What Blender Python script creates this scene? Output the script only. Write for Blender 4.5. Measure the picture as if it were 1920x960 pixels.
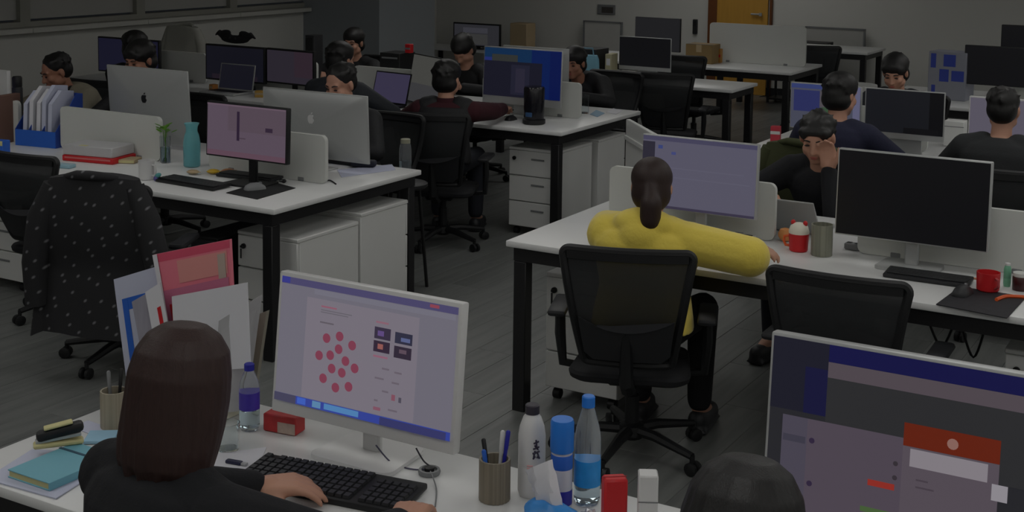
import bpy, bmesh, math, random
from mathutils import Vector, Matrix, Euler
random.seed(7)
R = math.radians
SC = bpy.context.scene
COL = SC.collection
for o in list(bpy.data.objects): bpy.data.objects.remove(o)

# ------------------------------------------------------------------ camera, world, exposure
F_PX, CX, CY, CAM_H = 2502.0, 960.0, 100.0, 2.09
YAW, PITCH, ROLL = R(-30.27), R(5.48), R(-0.714)
EXPOSURE = -2.0
LIGHT = 8.1            # radiance of the ceiling light diffusers
def cam_axes():
    c, s, cp, sp, cr, sr = math.cos(YAW), math.sin(YAW), math.cos(PITCH), math.sin(PITCH), math.cos(ROLL), math.sin(ROLL)
    f = Vector((s*cp, c*cp, -sp)); r = Vector((c, -s, 0)); d = f.cross(r)
    return cr*r + sr*d, -sr*r + cr*d, f
AX_R, AX_D, AX_F = cam_axes()
CAM = Vector((0, 0, CAM_H))
cd = bpy.data.cameras.new('camera'); cam = bpy.data.objects.new('camera', cd); COL.objects.link(cam)
cd.sensor_width = 36.0; cd.lens = 36.0*F_PX/1920.0; cd.shift_y = -(480.0-CY)/1920.0
cd.clip_start = 0.05; cd.clip_end = 100
mw = Matrix((AX_R, -AX_D, -AX_F)).transposed().to_4x4(); mw.translation = CAM
cam.matrix_world = mw
SC.camera = cam
SC.view_settings.view_transform = 'Standard'
SC.view_settings.look = 'None'
SC.view_settings.exposure = EXPOSURE
SC.view_settings.gamma = 1.0
SC.view_settings.use_curve_mapping = False
wd = bpy.data.worlds.new('world'); SC.world = wd; wd.use_nodes = True
wd.node_tree.nodes['Background'].inputs[0].default_value = (0.02, 0.022, 0.025, 1)
wd.node_tree.nodes['Background'].inputs[1].default_value = 1.0

def ray(px, py): return AX_R*((px-CX)/F_PX) + AX_D*((py-CY)/F_PX) + AX_F
def on_z(px, py, z): d = ray(px, py); return CAM + d*((z-CAM_H)/d.z)      # a point at height z
def at_y(px, py, y): d = ray(px, py); return CAM + d*(y/d.y)              # a point on the plane Y = y
def at_x(px, py, x): d = ray(px, py); return CAM + d*(x/d.x)

# ------------------------------------------------------------------ materials
def s2l(v):
    v = max(0.0, min(1.0, v/255.0))
    return v/12.92 if v <= 0.04045 else ((v+0.055)/1.055)**2.4
def rgb(r, g, b): return (s2l(r), s2l(g), s2l(b))
MATS = {}
def mat(name, col, rough=0.5, metal=0.0, var=0.06, vscale=6.0, bump=0.0, bscale=80.0, alpha=1.0, trans=0.0, ior=1.45, spec=0.5, sheen=0.0, stretch=None):
    if name in MATS: return MATS[name]
    m = bpy.data.materials.new(name); m.use_nodes = True
    nt = m.node_tree; n = nt.nodes; l = nt.links; p = n['Principled BSDF']
    tc = n.new('ShaderNodeTexCoord'); mp = n.new('ShaderNodeMapping'); l.new(tc.outputs['Object'], mp.inputs[0])
    if stretch: mp.inputs['Scale'].default_value = stretch
    nz = n.new('ShaderNodeTexNoise'); nz.inputs['Scale'].default_value = vscale; nz.inputs['Detail'].default_value = 4
    l.new(mp.outputs[0], nz.inputs['Vector'])
    mx = n.new('ShaderNodeMix'); mx.data_type = 'RGBA'
    lo = [c*(1-var) for c in col]; hi = [min(1, c*(1+var)) for c in col]
    mx.inputs[6].default_value = (*lo, 1); mx.inputs[7].default_value = (*hi, 1)
    l.new(nz.outputs['Fac'], mx.inputs[0]); l.new(mx.outputs[2], p.inputs['Base Color'])
    p.inputs['Roughness'].default_value = rough; p.inputs['Metallic'].default_value = metal
    p.inputs['Specular IOR Level'].default_value = spec; p.inputs['IOR'].default_value = ior
    p.inputs['Transmission Weight'].default_value = trans; p.inputs['Alpha'].default_value = alpha
    if sheen: p.inputs['Sheen Weight'].default_value = sheen
    if bump:
        bn = n.new('ShaderNodeTexNoise'); bn.inputs['Scale'].default_value = bscale; bn.inputs['Detail'].default_value = 3
        l.new(mp.outputs[0], bn.inputs['Vector'])
        b = n.new('ShaderNodeBump'); b.inputs['Strength'].default_value = bump; b.inputs['Distance'].default_value = 0.004
        l.new(bn.outputs['Fac'], b.inputs['Height']); l.new(b.outputs[0], p.inputs['Normal'])
    MATS[name] = m
    return m
def screen_mat():
    if 'screen' in MATS: return MATS['screen']
    m = bpy.data.materials.new('screen'); m.use_nodes = True
    nt = m.node_tree; n = nt.nodes; l = nt.links; p = n['Principled BSDF']
    a = n.new('ShaderNodeAttribute'); a.attribute_name = 'Col'
    p.inputs['Base Color'].default_value = (0.006, 0.006, 0.007, 1); p.inputs['Roughness'].default_value = 0.35
    p.inputs['Specular IOR Level'].default_value = 0.25
    l.new(a.outputs['Color'], p.inputs['Emission Color']); p.inputs['Emission Strength'].default_value = 2.0**(-EXPOSURE)
    MATS['screen'] = m; return m
def light_mat():
    m = bpy.data.materials.new('light_diffuser'); m.use_nodes = True
    p = m.node_tree.nodes['Principled BSDF']
    p.inputs['Base Color'].default_value = (0.8, 0.8, 0.8, 1)
    p.inputs['Emission Color'].default_value = (1.0, 0.985, 0.95, 1); p.inputs['Emission Strength'].default_value = LIGHT
    return m
def plank_mat():
    m = bpy.data.materials.new('floor_plank'); m.use_nodes = True
    nt = m.node_tree; n = nt.nodes; l = nt.links; p = n['Principled BSDF']
    g = n.new('ShaderNodeNewGeometry'); oi = n.new('ShaderNodeObjectInfo')
    mp = n.new('ShaderNodeMapping'); mp.inputs['Scale'].default_value = (22, 1.6, 1); l.new(g.outputs['Position'], mp.inputs[0])
    ad = n.new('ShaderNodeVectorMath'); ad.operation = 'ADD'; l.new(mp.outputs[0], ad.inputs[0])
    cm = n.new('ShaderNodeCombineXYZ'); mu = n.new('ShaderNodeMath'); mu.operation = 'MULTIPLY'; mu.inputs[1].default_value = 37
    l.new(oi.outputs['Random'], mu.inputs[0]); l.new(mu.outputs[0], cm.inputs[0]); l.new(mu.outputs[0], cm.inputs[1]); l.new(cm.outputs[0], ad.inputs[1])
    nz = n.new('ShaderNodeTexNoise'); nz.inputs['Scale'].default_value = 1.0; nz.inputs['Detail'].default_value = 6; l.new(ad.outputs[0], nz.inputs['Vector'])
    rp = n.new('ShaderNodeValToRGB'); rp.color_ramp.elements[0].position = 0.25; rp.color_ramp.elements[1].position = 0.8
    rp.color_ramp.elements[0].color = (*rgb(92, 94, 94), 1); rp.color_ramp.elements[1].color = (*rgb(122, 124, 122), 1)
    l.new(nz.outputs['Fac'], rp.inputs[0])
    hv = n.new('ShaderNodeHueSaturation'); mr = n.new('ShaderNodeMapRange'); mr.inputs[3].default_value = 0.93; mr.inputs[4].default_value = 1.07
    l.new(oi.outputs['Random'], mr.inputs[0]); l.new(mr.outputs[0], hv.inputs['Value']); l.new(rp.outputs[0], hv.inputs['Color'])
    l.new(hv.outputs[0], p.inputs['Base Color']); p.inputs['Roughness'].default_value = 0.42
    return m
def fleck_mat():
    m = bpy.data.materials.new('flecked_cloth'); m.use_nodes = True
    nt = m.node_tree; n = nt.nodes; l = nt.links; p = n['Principled BSDF']
    tc = n.new('ShaderNodeTexCoord')
    sx = n.new('ShaderNodeSeparateXYZ'); cb = n.new('ShaderNodeCombineXYZ'); l.new(tc.outputs['Object'], sx.inputs[0]); l.new(sx.outputs[0], cb.inputs[0]); l.new(sx.outputs[2], cb.inputs[1])
    m0 = n.new('ShaderNodeMapping'); m0.inputs['Rotation'].default_value = (0, 0, R(-42)); l.new(cb.outputs[0], m0.inputs[0])
    mp = n.new('ShaderNodeMapping'); mp.inputs['Scale'].default_value = (11, 19, 1); l.new(m0.outputs[0], mp.inputs[0])
    v = n.new('ShaderNodeTexVoronoi'); v.voronoi_dimensions = '2D'; v.inputs['Scale'].default_value = 1.0; v.inputs['Randomness'].default_value = 0.55; l.new(mp.outputs[0], v.inputs['Vector'])
    rp = n.new('ShaderNodeValToRGB'); e = rp.color_ramp.elements
    e[0].position = 0.03; e[0].color = (*rgb(118, 118, 122), 1); e[1].position = 0.14; e[1].color = (*rgb(33, 33, 36), 1)
    l.new(v.outputs['Distance'], rp.inputs[0]); l.new(rp.outputs[0], p.inputs['Base Color']); p.inputs['Roughness'].default_value = 0.85
    return m
def rib_mat(name, c0, c1, scale):
    m = bpy.data.materials.new(name); m.use_nodes = True
    nt = m.node_tree; n = nt.nodes; l = nt.links; p = n['Principled BSDF']
    tc = n.new('ShaderNodeTexCoord'); w = n.new('ShaderNodeTexNoise'); mp = n.new('ShaderNodeMapping'); mp.inputs['Scale'].default_value = (scale, scale, 0.5)
    l.new(tc.outputs['Object'], mp.inputs[0]); l.new(mp.outputs[0], w.inputs['Vector']); w.inputs['Scale'].default_value = 1
    mx = n.new('ShaderNodeMix'); mx.data_type = 'RGBA'; mx.inputs[6].default_value = (*c0, 1); mx.inputs[7].default_value = (*c1, 1)
    l.new(w.outputs['Fac'], mx.inputs[0]); l.new(mx.outputs[2], p.inputs['Base Color']); p.inputs['Roughness'].default_value = 0.5
    return m

WHITE = mat('white_laminate', rgb(212, 213, 211), 0.38, var=0.02)
DESKTOP = mat('desk_laminate', rgb(216, 217, 217), 0.3, var=0.02)
PANEL = mat('grey_white_panel', rgb(196, 198, 194), 0.5, var=0.02)
STEEL = mat('black_steel', rgb(26, 26, 28), 0.45, var=0.1)
BLACKP = mat('black_plastic', rgb(24, 25, 27), 0.5, var=0.1)
DARKP = mat('dark_plastic', rgb(38, 39, 42), 0.5, var=0.1)
NET = mat('chair_net', rgb(44, 46, 48), 0.8, var=0.15, vscale=60, alpha=0.82, bump=0.3, bscale=300)
SEATF = mat('seat_fabric', rgb(30, 31, 34), 0.9, var=0.15, bump=0.3, bscale=200)
ALU = mat('aluminium', rgb(176, 178, 178), 0.4, metal=0.35, var=0.02)
WPLAST = mat('white_plastic', rgb(205, 205, 205), 0.35, var=0.02)
GREYP = mat('grey_plastic', rgb(120, 122, 124), 0.5)
PAPER = mat('paper', rgb(208, 208, 214), 0.8, var=0.03)
PAPERB = mat('bluish_paper', rgb(186, 190, 210), 0.8, var=0.04)
SKIN = mat('skin', rgb(184, 138, 116), 0.55, var=0.05, vscale=20)
SKIN2 = mat('tanned_skin', rgb(158, 112, 90), 0.55, var=0.05, vscale=20)
LIP = mat('lip', rgb(165, 92, 82), 0.5)
HAIR = mat('black_hair', rgb(22, 21, 21), 0.5, var=0.3, vscale=40, bump=0.25, bscale=60, stretch=(6, 6, 0.6))
HAIRB = mat('brown_hair', rgb(46, 27, 24), 0.55, var=0.35, vscale=30, bump=0.25, bscale=60, stretch=(6, 6, 0.5))
HAIRR = mat('dark_brown_hair', rgb(42, 27, 24), 0.55, var=0.35, vscale=30, bump=0.25, bscale=60, stretch=(6, 6, 0.5))
EYE = mat('eye_dark', rgb(24, 18, 16), 0.3)
RED = mat('red', rgb(190, 30, 36), 0.45)
BLUE = mat('blue', rgb(40, 95, 190), 0.5)
NAVY = mat('navy_cap', rgb(38, 40, 150), 0.45)
BLUECAP = mat('blue_cap', rgb(36, 116, 208), 0.4)
TEAL = mat('teal_cover', rgb(112, 170, 186), 0.6)
ORANGE = mat('orange', rgb(214, 90, 36), 0.5)
TAN = mat('tan_card', rgb(176, 156, 124), 0.7)
YELLOWP = mat('cream_page', rgb(196, 190, 140), 0.8)
GREEN = mat('leaf_green', rgb(90, 140, 40), 0.5)
GLASS = mat('clear_glass', (0.9, 0.94, 0.95), 0.05, var=0.0, trans=1.0, ior=1.3)
PET = mat('clear_plastic', (0.86, 0.9, 0.93), 0.08, var=0.0, trans=0.9, ior=1.15)
TEALG = mat('teal_glass', rgb(170, 232, 238), 0.08, var=0.0, trans=0.7, ior=1.2)
WATER = mat('water', (0.75, 0.9, 0.97), 0.02, var=0.0, trans=1.0, ior=1.33)
DOORW = mat('amber_wood', rgb(196, 148, 62), 0.5, var=0.15, vscale=3, stretch=(8, 8, 0.6))
DOORD = mat('brown_frame', rgb(110, 66, 32), 0.5, var=0.15)
SCREEN = screen_mat()

# ------------------------------------------------------------------ mesh builder
class MB:
    def __init__(s): s.v = []; s.f = []; s.c = []; s.M = Matrix.Identity(4)
    def add(s, vs, fs, col=None):
        k = len(s.v); s.v += [s.M @ Vector(p) for p in vs]
        for f in fs: s.f.append([k+i for i in f]); s.c.append(col)
        return s
    def box(s, c, d, bev=0.0, seg=1, rot=None, col=None):
        bm = bmesh.new(); bmesh.ops.create_cube(bm, size=1.0)
        for v in bm.verts: v.co = Vector((v.co.x*d[0], v.co.y*d[1], v.co.z*d[2]))
        if bev > 0: bmesh.ops.bevel(bm, geom=bm.edges[:], offset=min(bev, min(d)*0.49), segments=seg, affect='EDGES', profile=0.5)
        bm.verts.index_update()
        m = Matrix.Translation(Vector(c))
        if rot: m = m @ Euler(rot).to_matrix().to_4x4()
        s.add([m @ v.co for v in bm.verts], [[v.index for v in f.verts] for f in bm.faces], col); bm.free(); return s
    def lathe(s, prof, n=24, c=(0, 0, 0)):
        vs = []; fs = []; m = len(prof)
        for r, z in prof:
            for i in range(n):
                a = 2*math.pi*i/n; vs.append((c[0]+r*math.cos(a), c[1]+r*math.sin(a), c[2]+z))
        for j in range(m-1):
            for i in range(n): fs.append([j*n+i, j*n+(i+1) % n, (j+1)*n+(i+1) % n, (j+1)*n+i])
        if prof[0][0] > 1e-6: fs.append(list(range(n))[::-1])
        if prof[-1][0] > 1e-6: fs.append([(m-1)*n+i for i in range(n)])
        return s.add(vs, fs)
    def cyl(s, c, r, h, n=20): return s.lathe([(r, 0), (r, h)], n, c)
    def tube(s, pts, r, n=8, closed=False):
        pts = [Vector(p) for p in pts]; m = len(pts); vs = []; fs = []
        rr = r if isinstance(r, (list, tuple)) else [r]*m
        up = None
        for i, p in enumerate(pts):
            if closed: t = pts[(i+1) % m]-pts[i-1]
            else: t = pts[min(i+1, m-1)]-pts[max(i-1, 0)]
            t.normalize()
            if up is None:
                up = t.cross(Vector((0, 0, 1)))
                if up.length < 1e-3: up = t.cross(Vector((0, 1, 0)))
            else: up = up - t*up.dot(t)
            up.normalize(); w = t.cross(up)
            for k in range(n):
                a = 2*math.pi*k/n; vs.append(p+(up*math.cos(a)+w*math.sin(a))*rr[i])
        for i in range(m if closed else m-1):
            for k in range(n): fs.append([i*n+k, i*n+(k+1) % n, ((i+1) % m)*n+(k+1) % n, ((i+1) % m)*n+k])
        if not closed: fs.append(list(range(n))[::-1]); fs.append([(m-1)*n+k for k in range(n)])
        return s.add(vs, fs)
    def prism(s, out, y0, y1, col=None):          # outline in x,z; extruded along y
        n = len(out)
        vs = [(x, y0, z) for x, z in out]+[(x, y1, z) for x, z in out]
        fs = [list(range(n)), list(range(n, 2*n))[::-1]]+[[i, i+n, (i+1) % n+n, (i+1) % n] for i in range(n)]
        return s.add(vs, fs, col)
    def plate(s, out, z0, z1, col=None):          # outline in x,y; extruded along z
        n = len(out)
        vs = [(x, y, z0) for x, y in out]+[(x, y, z1) for x, y in out]
        fs = [list(range(n))[::-1], list(range(n, 2*n))]+[[i, (i+1) % n, (i+1) % n+n, i+n] for i in range(n)]
        return s.add(vs, fs, col)
    def ell(s, c, r, n=16, m=10, rot=None):
        q = Euler(rot).to_matrix() if rot else Matrix.Identity(3)
        vs = [Vector(c)+q @ Vector((0, 0, -r[2]))]; fs = []
        for j in range(1, m):
            p = -math.pi/2+math.pi*j/m
            for i in range(n):
                a = 2*math.pi*i/n
                vs.append(Vector(c)+q @ Vector((r[0]*math.cos(p)*math.cos(a), r[1]*math.cos(p)*math.sin(a), r[2]*math.sin(p))))
        vs.append(Vector(c)+q @ Vector((0, 0, r[2]))); e = len(vs)-1
        for i in range(n):
            fs.append([0, 1+(i+1) % n, 1+i]); fs.append([e, e-n+i, e-n+(i+1) % n])
        for j in range(m-2):
            for i in range(n): fs.append([1+j*n+i, 1+j*n+(i+1) % n, 1+(j+1)*n+(i+1) % n, 1+(j+1)*n+i])
        return s.add(vs, fs)
    def cap(s, a, ra, b, rb, n=12):
        a = Vector(a); b = Vector(b); s.ell(a, (ra,)*3, n, 8); s.ell(b, (rb,)*3, n, 8)
        if (b-a).length > 1e-4: s.tube([a, b], [ra, rb], n)
        return s
    def loft(s, rings, cap=True):
        n = len(rings[0]); vs = [p for r in rings for p in r]; fs = []
        for j in range(len(rings)-1):
            for i in range(n): fs.append([j*n+i, j*n+(i+1) % n, (j+1)*n+(i+1) % n, (j+1)*n+i])
        if cap: fs.append(list(range(n))[::-1]); fs.append([(len(rings)-1)*n+i for i in range(n)])
        return s.add(vs, fs)
    def mesh(s, name):
        me = bpy.data.meshes.new(name); me.from_pydata([tuple(v) for v in s.v], [], s.f); me.update()
        return me
def finish(me, material, smooth=True, angle=40):
    me.materials.append(material)
    if smooth:
        me.polygons.foreach_set('use_smooth', [True]*len(me.polygons))
        try: me.set_sharp_from_angle(angle=R(angle))
        except Exception: pass
def obj(name, mb, material, parent=None, loc=(0, 0, 0), rot=(0, 0, 0), smooth=True, label=None):
    me = mb.mesh(name); bm = bmesh.new(); bm.from_mesh(me); bmesh.ops.recalc_face_normals(bm, faces=bm.faces[:]); bm.to_mesh(me); bm.free()
    if any(c is not None for c in mb.c) and material is SCREEN:
        at = me.color_attributes.new('Col', 'FLOAT_COLOR', 'CORNER'); i = 0
        for pl in me.polygons:
            c = mb.c[pl.index] or (0, 0, 0)
            for li in pl.loop_indices: at.data[li].color = (*c, 1)
    finish(me, material, smooth)
    return link(name, me, parent, loc, rot, label)
def link(name, me, parent=None, loc=(0, 0, 0), rot=(0, 0, 0), label=None):
    o = bpy.data.objects.new(name, me); COL.objects.link(o); o.location = loc; o.rotation_euler = rot
    if parent: o.parent = parent
    if label: o['label'] = label
    return o
def tag(o, label, cat, group=None, kind=None):
    o['label'] = label; o['category'] = cat
    if group: o['group'] = group
    if kind: o['kind'] = kind
    return o
def thing(name, label, cat, loc=(0, 0, 0), rz=0.0, group=None):
    o = bpy.data.objects.new(name, None); COL.objects.link(o); o.location = loc; o.rotation_euler = (0, 0, rz)
    return tag(o, label, cat, group)
def struct(name, mb, m, parent=None, smooth=False):
    o = obj(name, mb, m, parent, smooth=smooth)
    if not parent: o['kind'] = 'structure'
    return o
def copy_tree(o, parent=None):
    c = o.copy(); COL.objects.link(c); c.parent = parent
    for ch in list(o.children): copy_tree(ch, c)
    return c
def rot2(x, y, a): return x*math.cos(a)-y*math.sin(a), x*math.sin(a)+y*math.cos(a)

# ------------------------------------------------------------------ the room
XL, XR, YB, YF, ZC = -10.6, 5.0, -2.5, 16.0, 2.9
WALLP = mat('wall_paint', rgb(206, 206, 201), 0.8, var=0.02, vscale=2)
WALLG = mat('grey_paint', rgb(146, 151, 155), 0.8, var=0.02, vscale=2)
CEILP = mat('ceiling_paint', rgb(190, 190, 188), 0.8, var=0.02)
BLIND = mat('roller_blind', rgb(172, 172, 168), 0.8, var=0.02)
PLANK = plank_mat()
fl = struct('floor', MB().box(((XL+XR)/2, (YB+YF)/2, -0.06), (XR-XL+0.4, YF-YB+0.4, 0.1)), mat('floor_base', rgb(84, 86, 85), 0.6))
pw, plen = 0.19, 1.25
pm = MB().box((0, 0, 0), (pw-0.0016, plen-0.0016, 0.010), 0.001).mesh('plank'); finish(pm, PLANK, False)
NP = 0; rest = MB()
cells = []
for i in range(int((XR-XL)/pw)):
    x = XL+pw*(i+0.5); off = (i*0.437) % 1.0*plen
    y = YB-off+plen/2
    while y < YF:
        if y > YB: cells.append((x, y))
        y += plen
def seen_floor(x, y):
    q = Vector((x, y, 0))-CAM; d = q.dot(AX_F)
    if d < 0.5: return None
    u = CX+F_PX*q.dot(AX_R)/d; v = CY+F_PX*q.dot(AX_D)/d
    return d if -60 < u < 1980 and 0 < v < 1020 else None
near = sorted([(seen_floor(x, y), x, y) for x, y in cells if seen_floor(x, y)])[:300]
nearset = {(x, y) for _, x, y in near}
for x, y in cells:
    if (x, y) in nearset: link('plank', pm, fl, (x, y, -0.005))
    else: rest.box((x, y, -0.005), (pw-0.0016, plen-0.0016, 0.010))
ro = obj('plank_field', rest, PLANK, fl, smooth=False); ro['kind'] = 'stuff'
struct('ceiling', MB().box(((XL+XR)/2, (YB+YF)/2, ZC+0.05), (XR-XL+0.4, YF-YB+0.4, 0.1)), CEILP)
struct('wall_back', MB().box(((XL+XR)/2, YF+0.06, ZC/2), (XR-XL+0.24, 0.12, ZC)), WALLP)
struct('wall_right', MB().box((XR+0.06, (YB+YF)/2, ZC/2), (0.12, YF-YB, ZC)), WALLP)
struct('wall_front', MB().box(((XL+XR)/2, YB-0.06, ZC/2), (XR-XL+0.24, 0.12, ZC)), WALLP)
sill = 1.05
wl = MB()
ys = [at_x(p, 30, XL).y for p in (-200, 45, 262, 436, 585)]
wl.box((XL-0.06, (YB+YF)/2, sill/2), (0.12, YF-YB, sill)); wl.box((XL-0.06, (YB+YF)/2, (2.6+ZC)/2), (0.12, YF-YB, ZC-2.6))
wl.box((XL-0.06, (YB+ys[0])/2, (sill+2.6)/2), (0.12, ys[0]-YB, 2.6-sill)); wl.box((XL-0.06, (ys[4]+YF)/2, (sill+2.6)/2), (0.12, YF-ys[4], 2.6-sill))
struct('wall_left', wl, WALLP)
for i in range(4):
    y0, y1 = ys[i], ys[i+1]; yc = (y0+y1)/2; w = y1-y0
    f = MB()
    f.box((XL-0.03, yc, sill+0.025), (0.10, w, 0.05)); f.box((XL-0.03, yc, 2.575), (0.10, w, 0.05))
    f.box((XL-0.03, y0+0.03, (sill+2.6)/2), (0.10, 0.06, 1.45)); f.box((XL-0.03, y1-0.03, (sill+2.6)/2), (0.10, 0.06, 1.45))
    wo = struct('window_%d' % (i+1), f, mat('window_frame', rgb(150, 150, 142), 0.5))
    obj('blind', MB().box((XL-0.045, yc, 1.83), (0.012, w-0.12, 1.42)), BLIND, wo, smooth=False)
    obj('sill', MB().box((XL+0.05, yc, sill-0.03), (0.16, w-0.004, 0.05), 0.004), mat('sill_white', rgb(196, 196, 190), 0.5), wo)
cx0, cx1 = at_y(605, 60, 13.0).x, at_y(711, 60, 13.0).x
cy1 = at_x(815, 60, cx1).y
col = struct('column', MB().box(((XL+cx1)/2, (13.0+cy1)/2, ZC/2), (cx1-XL, cy1-13.0, ZC)), WALLG)
struct('baseboard_back', MB().box(((cx1+XR)/2, YF-0.008, 0.05), (XR-cx1, 0.016, 0.1)), DARKP)
# amber wooden door in the far wall
d0, d1 = at_y(1340, 60, YF).x, at_y(1436, 60, YF).x
dm = MB().box(((d0+d1)/2+0.03, YF-0.02, 1.02), (d1-d0, 0.03, 2.04), 0.003)
do = struct('door_1', dm, DOORW)
obj('door_frame', MB().box((d0-0.02, YF-0.025, 1.03), (0.12, 0.05, 2.06), 0.004).box((d1+0.07, YF-0.025, 1.03), (0.03, 0.05, 2.06), 0.004).box(((d0+d1)/2, YF-0.025, 2.08), (d1-d0+0.2, 0.05, 0.06)), DOORD, do)
obj('door_handle', MB().cap((d1-0.05, YF-0.07, 1.02), 0.012, (d1-0.17, YF-0.07, 1.02), 0.012).cyl((d1-0.05, YF-0.08, 1.0), 0.02, 0.04), ALU, do)
# ceiling lights: unseen LED panels, grid gaps left to dim the rows below
LM = light_mat()
fr_me = None
for i, x in enumerate((-6.0, -3.4, -0.8, 1.8, 4.0)):
    for j, y in enumerate((-1.2, 1.4, 4.0, 6.6, 9.2, 11.8, 14.4)):
        if (i, j) in ((0, 3), (1, 4), (1, 5), (1, 6), (2, 6), (3, 6), (4, 6)): continue  # last row added to brighten the far wall, one panel of it kept
        if fr_me is None:
            fr_me = MB().box((0, 0.62, 0), (1.24, 0.03, 0.05)).box((0, -0.62, 0), (1.24, 0.03, 0.05)).box((0.62, 0, 0), (0.03, 1.24, 0.05)).box((-0.62, 0, 0), (0.03, 1.24, 0.05)).mesh('frame'); finish(fr_me, WPLAST, False)
            df_me = MB().box((0, 0, 0.005), (1.21, 1.21, 0.02)).mesh('diffuser'); finish(df_me, LM, False)
        t = thing('ceiling_light', 'square white led panel set in the ceiling above the desks', 'light', (x, y, ZC-0.025), 0, 'led panels in the ceiling')
        link('frame', fr_me, t); link('diffuser', df_me, t)

# ------------------------------------------------------------------ desks and pedestals
TOP = 0.75
def rrect(hw0, hw1, z0, z1, r, n=5):       # rounded trapezoid outline, bottom half-width hw0, top hw1
    pts = []
    for (cx, cz, a0) in ((hw0-r, z0+r, -90), (hw1-r, z1-r, 0), (-hw1+r, z1-r, 90), (-hw0+r, z0+r, 180)):
        for i in range(n+1):
            a = R(a0+90*i/n); pts.append((cx+r*math.cos(a), cz+r*math.sin(a)))
    return pts
def desk(label, x0, x1, y0, y1, panel_y=None, panel_x=None, legs_x=None, panel_z=1.0):
    cx, cy = (x0+x1)/2, (y0+y1)/2
    t = thing('office_desk', label, 'desk', (cx, cy, 0))
    w, d = x1-x0, y1-y0
    obj('tabletop', MB().box((0, 0, TOP-0.0148), (w, d, 0.028), 0.006, 2), DESKTOP, t)
    fr = MB()
    fr.box((0, -d/2+0.045, TOP-0.058), (w-0.06, 0.05, 0.06)).box((0, d/2-0.045, TOP-0.058), (w-0.06, 0.05, 0.06))
    fr.box((-w/2+0.055, 0, TOP-0.058), (0.05, d-0.14, 0.06)).box((w/2-0.055, 0, TOP-0.058), (0.05, d-0.14, 0.06))
    obj('frame', fr, STEEL, t)
    lx = legs_x if legs_x else (x0+0.06, x1-0.06)
    lm = MB().box((0, 0, (TOP-0.09)/2), (0.06, 0.06, TOP-0.09), 0.003).mesh('leg'); finish(lm, STEEL)
    for x in lx:
        for s in (-1, 1): link('leg', lm, t, (x-cx, s*(d/2-0.05), 0))
    for a, b in panel_x or ():
        mb = MB(); mb.prism([(x_+(a+b)/2-cx, z_) for x_, z_ in rrect((b-a)/2, (b-a)/2, TOP+0.001, panel_z, 0.03)], panel_y-cy-0.0125, panel_y-cy+0.0125)
        p = obj('privacy_panel', mb, PANEL, t)
        cm = MB().box((0, 0, 0), (0.04, 0.032, 0.02), 0.003).mesh('clip'); finish(cm, GREYP)
        for s in (0.2, 0.8): link('clip', cm, p, (a+(b-a)*s-cx, panel_y-cy, TOP+0.011))
    return t
def pedestal(label, x0, x1, y0, y1, face=-1, ztop=0.575, key=False, open_box=False):
    cx, cy, w, d = (x0+x1)/2, (y0+y1)/2, x1-x0, y1-y0
    t = thing('drawer_pedestal', label, 'cabinet', (cx, cy, 0), 0 if face < 0 else math.pi, 'white drawer pedestals under the desks')
    z0 = 0.055
    obj('body', MB().box((0, 0.010, (z0+ztop-0.02)/2), (w-0.006, d-0.02, ztop-0.02-z0), 0.002), WHITE, t)
    obj('lid', MB().box((0, 0, ztop-0.010), (w, d, 0.02), 0.004), WHITE, t)
    h = (ztop-0.02-z0)/3-0.004
    for i in range(3):
        z = z0+0.004+i*(h+0.004)+h/2
        dr = obj('drawer', MB().box((0, -d/2+0.009, z), (w-0.008, 0.018, h-0.003), 0.003), WHITE, t)
        obj('handle', MB().box((0.03, -d/2-0.002, z+h*0.18), (0.10, 0.006, 0.012), 0.002), GREYP, dr)
    lk = MB(); lk.M = Matrix.Translation((-w/2+0.045, -d/2+0.002, ztop-0.075)) @ Matrix.Rotation(R(90), 4, 'X'); lk.cyl((0, 0, 0), 0.013, 0.012, 14)
    lo = obj('lock', lk, BLACKP, t)
    if key: obj('key', MB().box((-w/2+0.045, -d/2-0.016, ztop-0.075), (0.018, 0.014, 0.012), 0.002).box((-w/2+0.04, -d/2-0.018, ztop-0.11), (0.008, 0.004, 0.05), 0.001), BLACKP, lo)
    cm = MB().cyl((0, 0, 0.03), 0.012, 0.027, 10); cm.M = Matrix.Translation((0, -0.008, 0.022)) @ Matrix.Rotation(R(90), 4, 'Y'); cm.cyl((0, 0, -0.016), 0.022, 0.032, 14)
    ce = cm.mesh('caster'); finish(ce, BLACKP)
    for sx in (-1, 1):
        for sy in (-1, 1): link('caster', ce, t, (sx*(w/2-0.045), sy*(d/2-0.05), 0))
    return t

X2, X3 = -4.06, -2.84     # aisle ends of the island rows
desk('white desk with black legs in the foreground, holding the teal notebook and the white monitor', -2.77, 0.62, 2.03, 2.78)
desk('white island desk with black legs carrying the teal jug and the pink screen', -9.0, X2, 4.76, 5.99, 5.385, [(-4.24-1.165*i-0.80, -4.24-1.165*i) for i in range(4)], (-8.94, -6.86, X2-0.06))
desk('white island desk at which the person in yellow sits', X3, 2.2, 4.83, 6.06, 5.455, [(-2.65+1.15*i, -2.65+1.15*i+0.79) for i in range(4)], (X3+0.06, -0.42, 2.14))
desk('white island desk with the blue-screen computer at its end', -9.0, X2, 7.61, 8.84, 8.23, [(-4.24-1.165*i-0.80, -4.24-1.165*i) for i in range(4)], (-8.94, -6.52, X2-0.06))
desk('white island desk behind the black-shirted man, between the navy and the grey-backed sitters', X3, 2.2, 7.60, 8.83, 8.22, [(-2.65+1.15*i, -2.65+1.15*i+0.79) for i in range(4)], (X3+0.06, -0.42, 2.14))
desk('empty white desk with black legs beyond the blue-screen computer', -6.3, -3.97, 10.44, 11.06)
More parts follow.
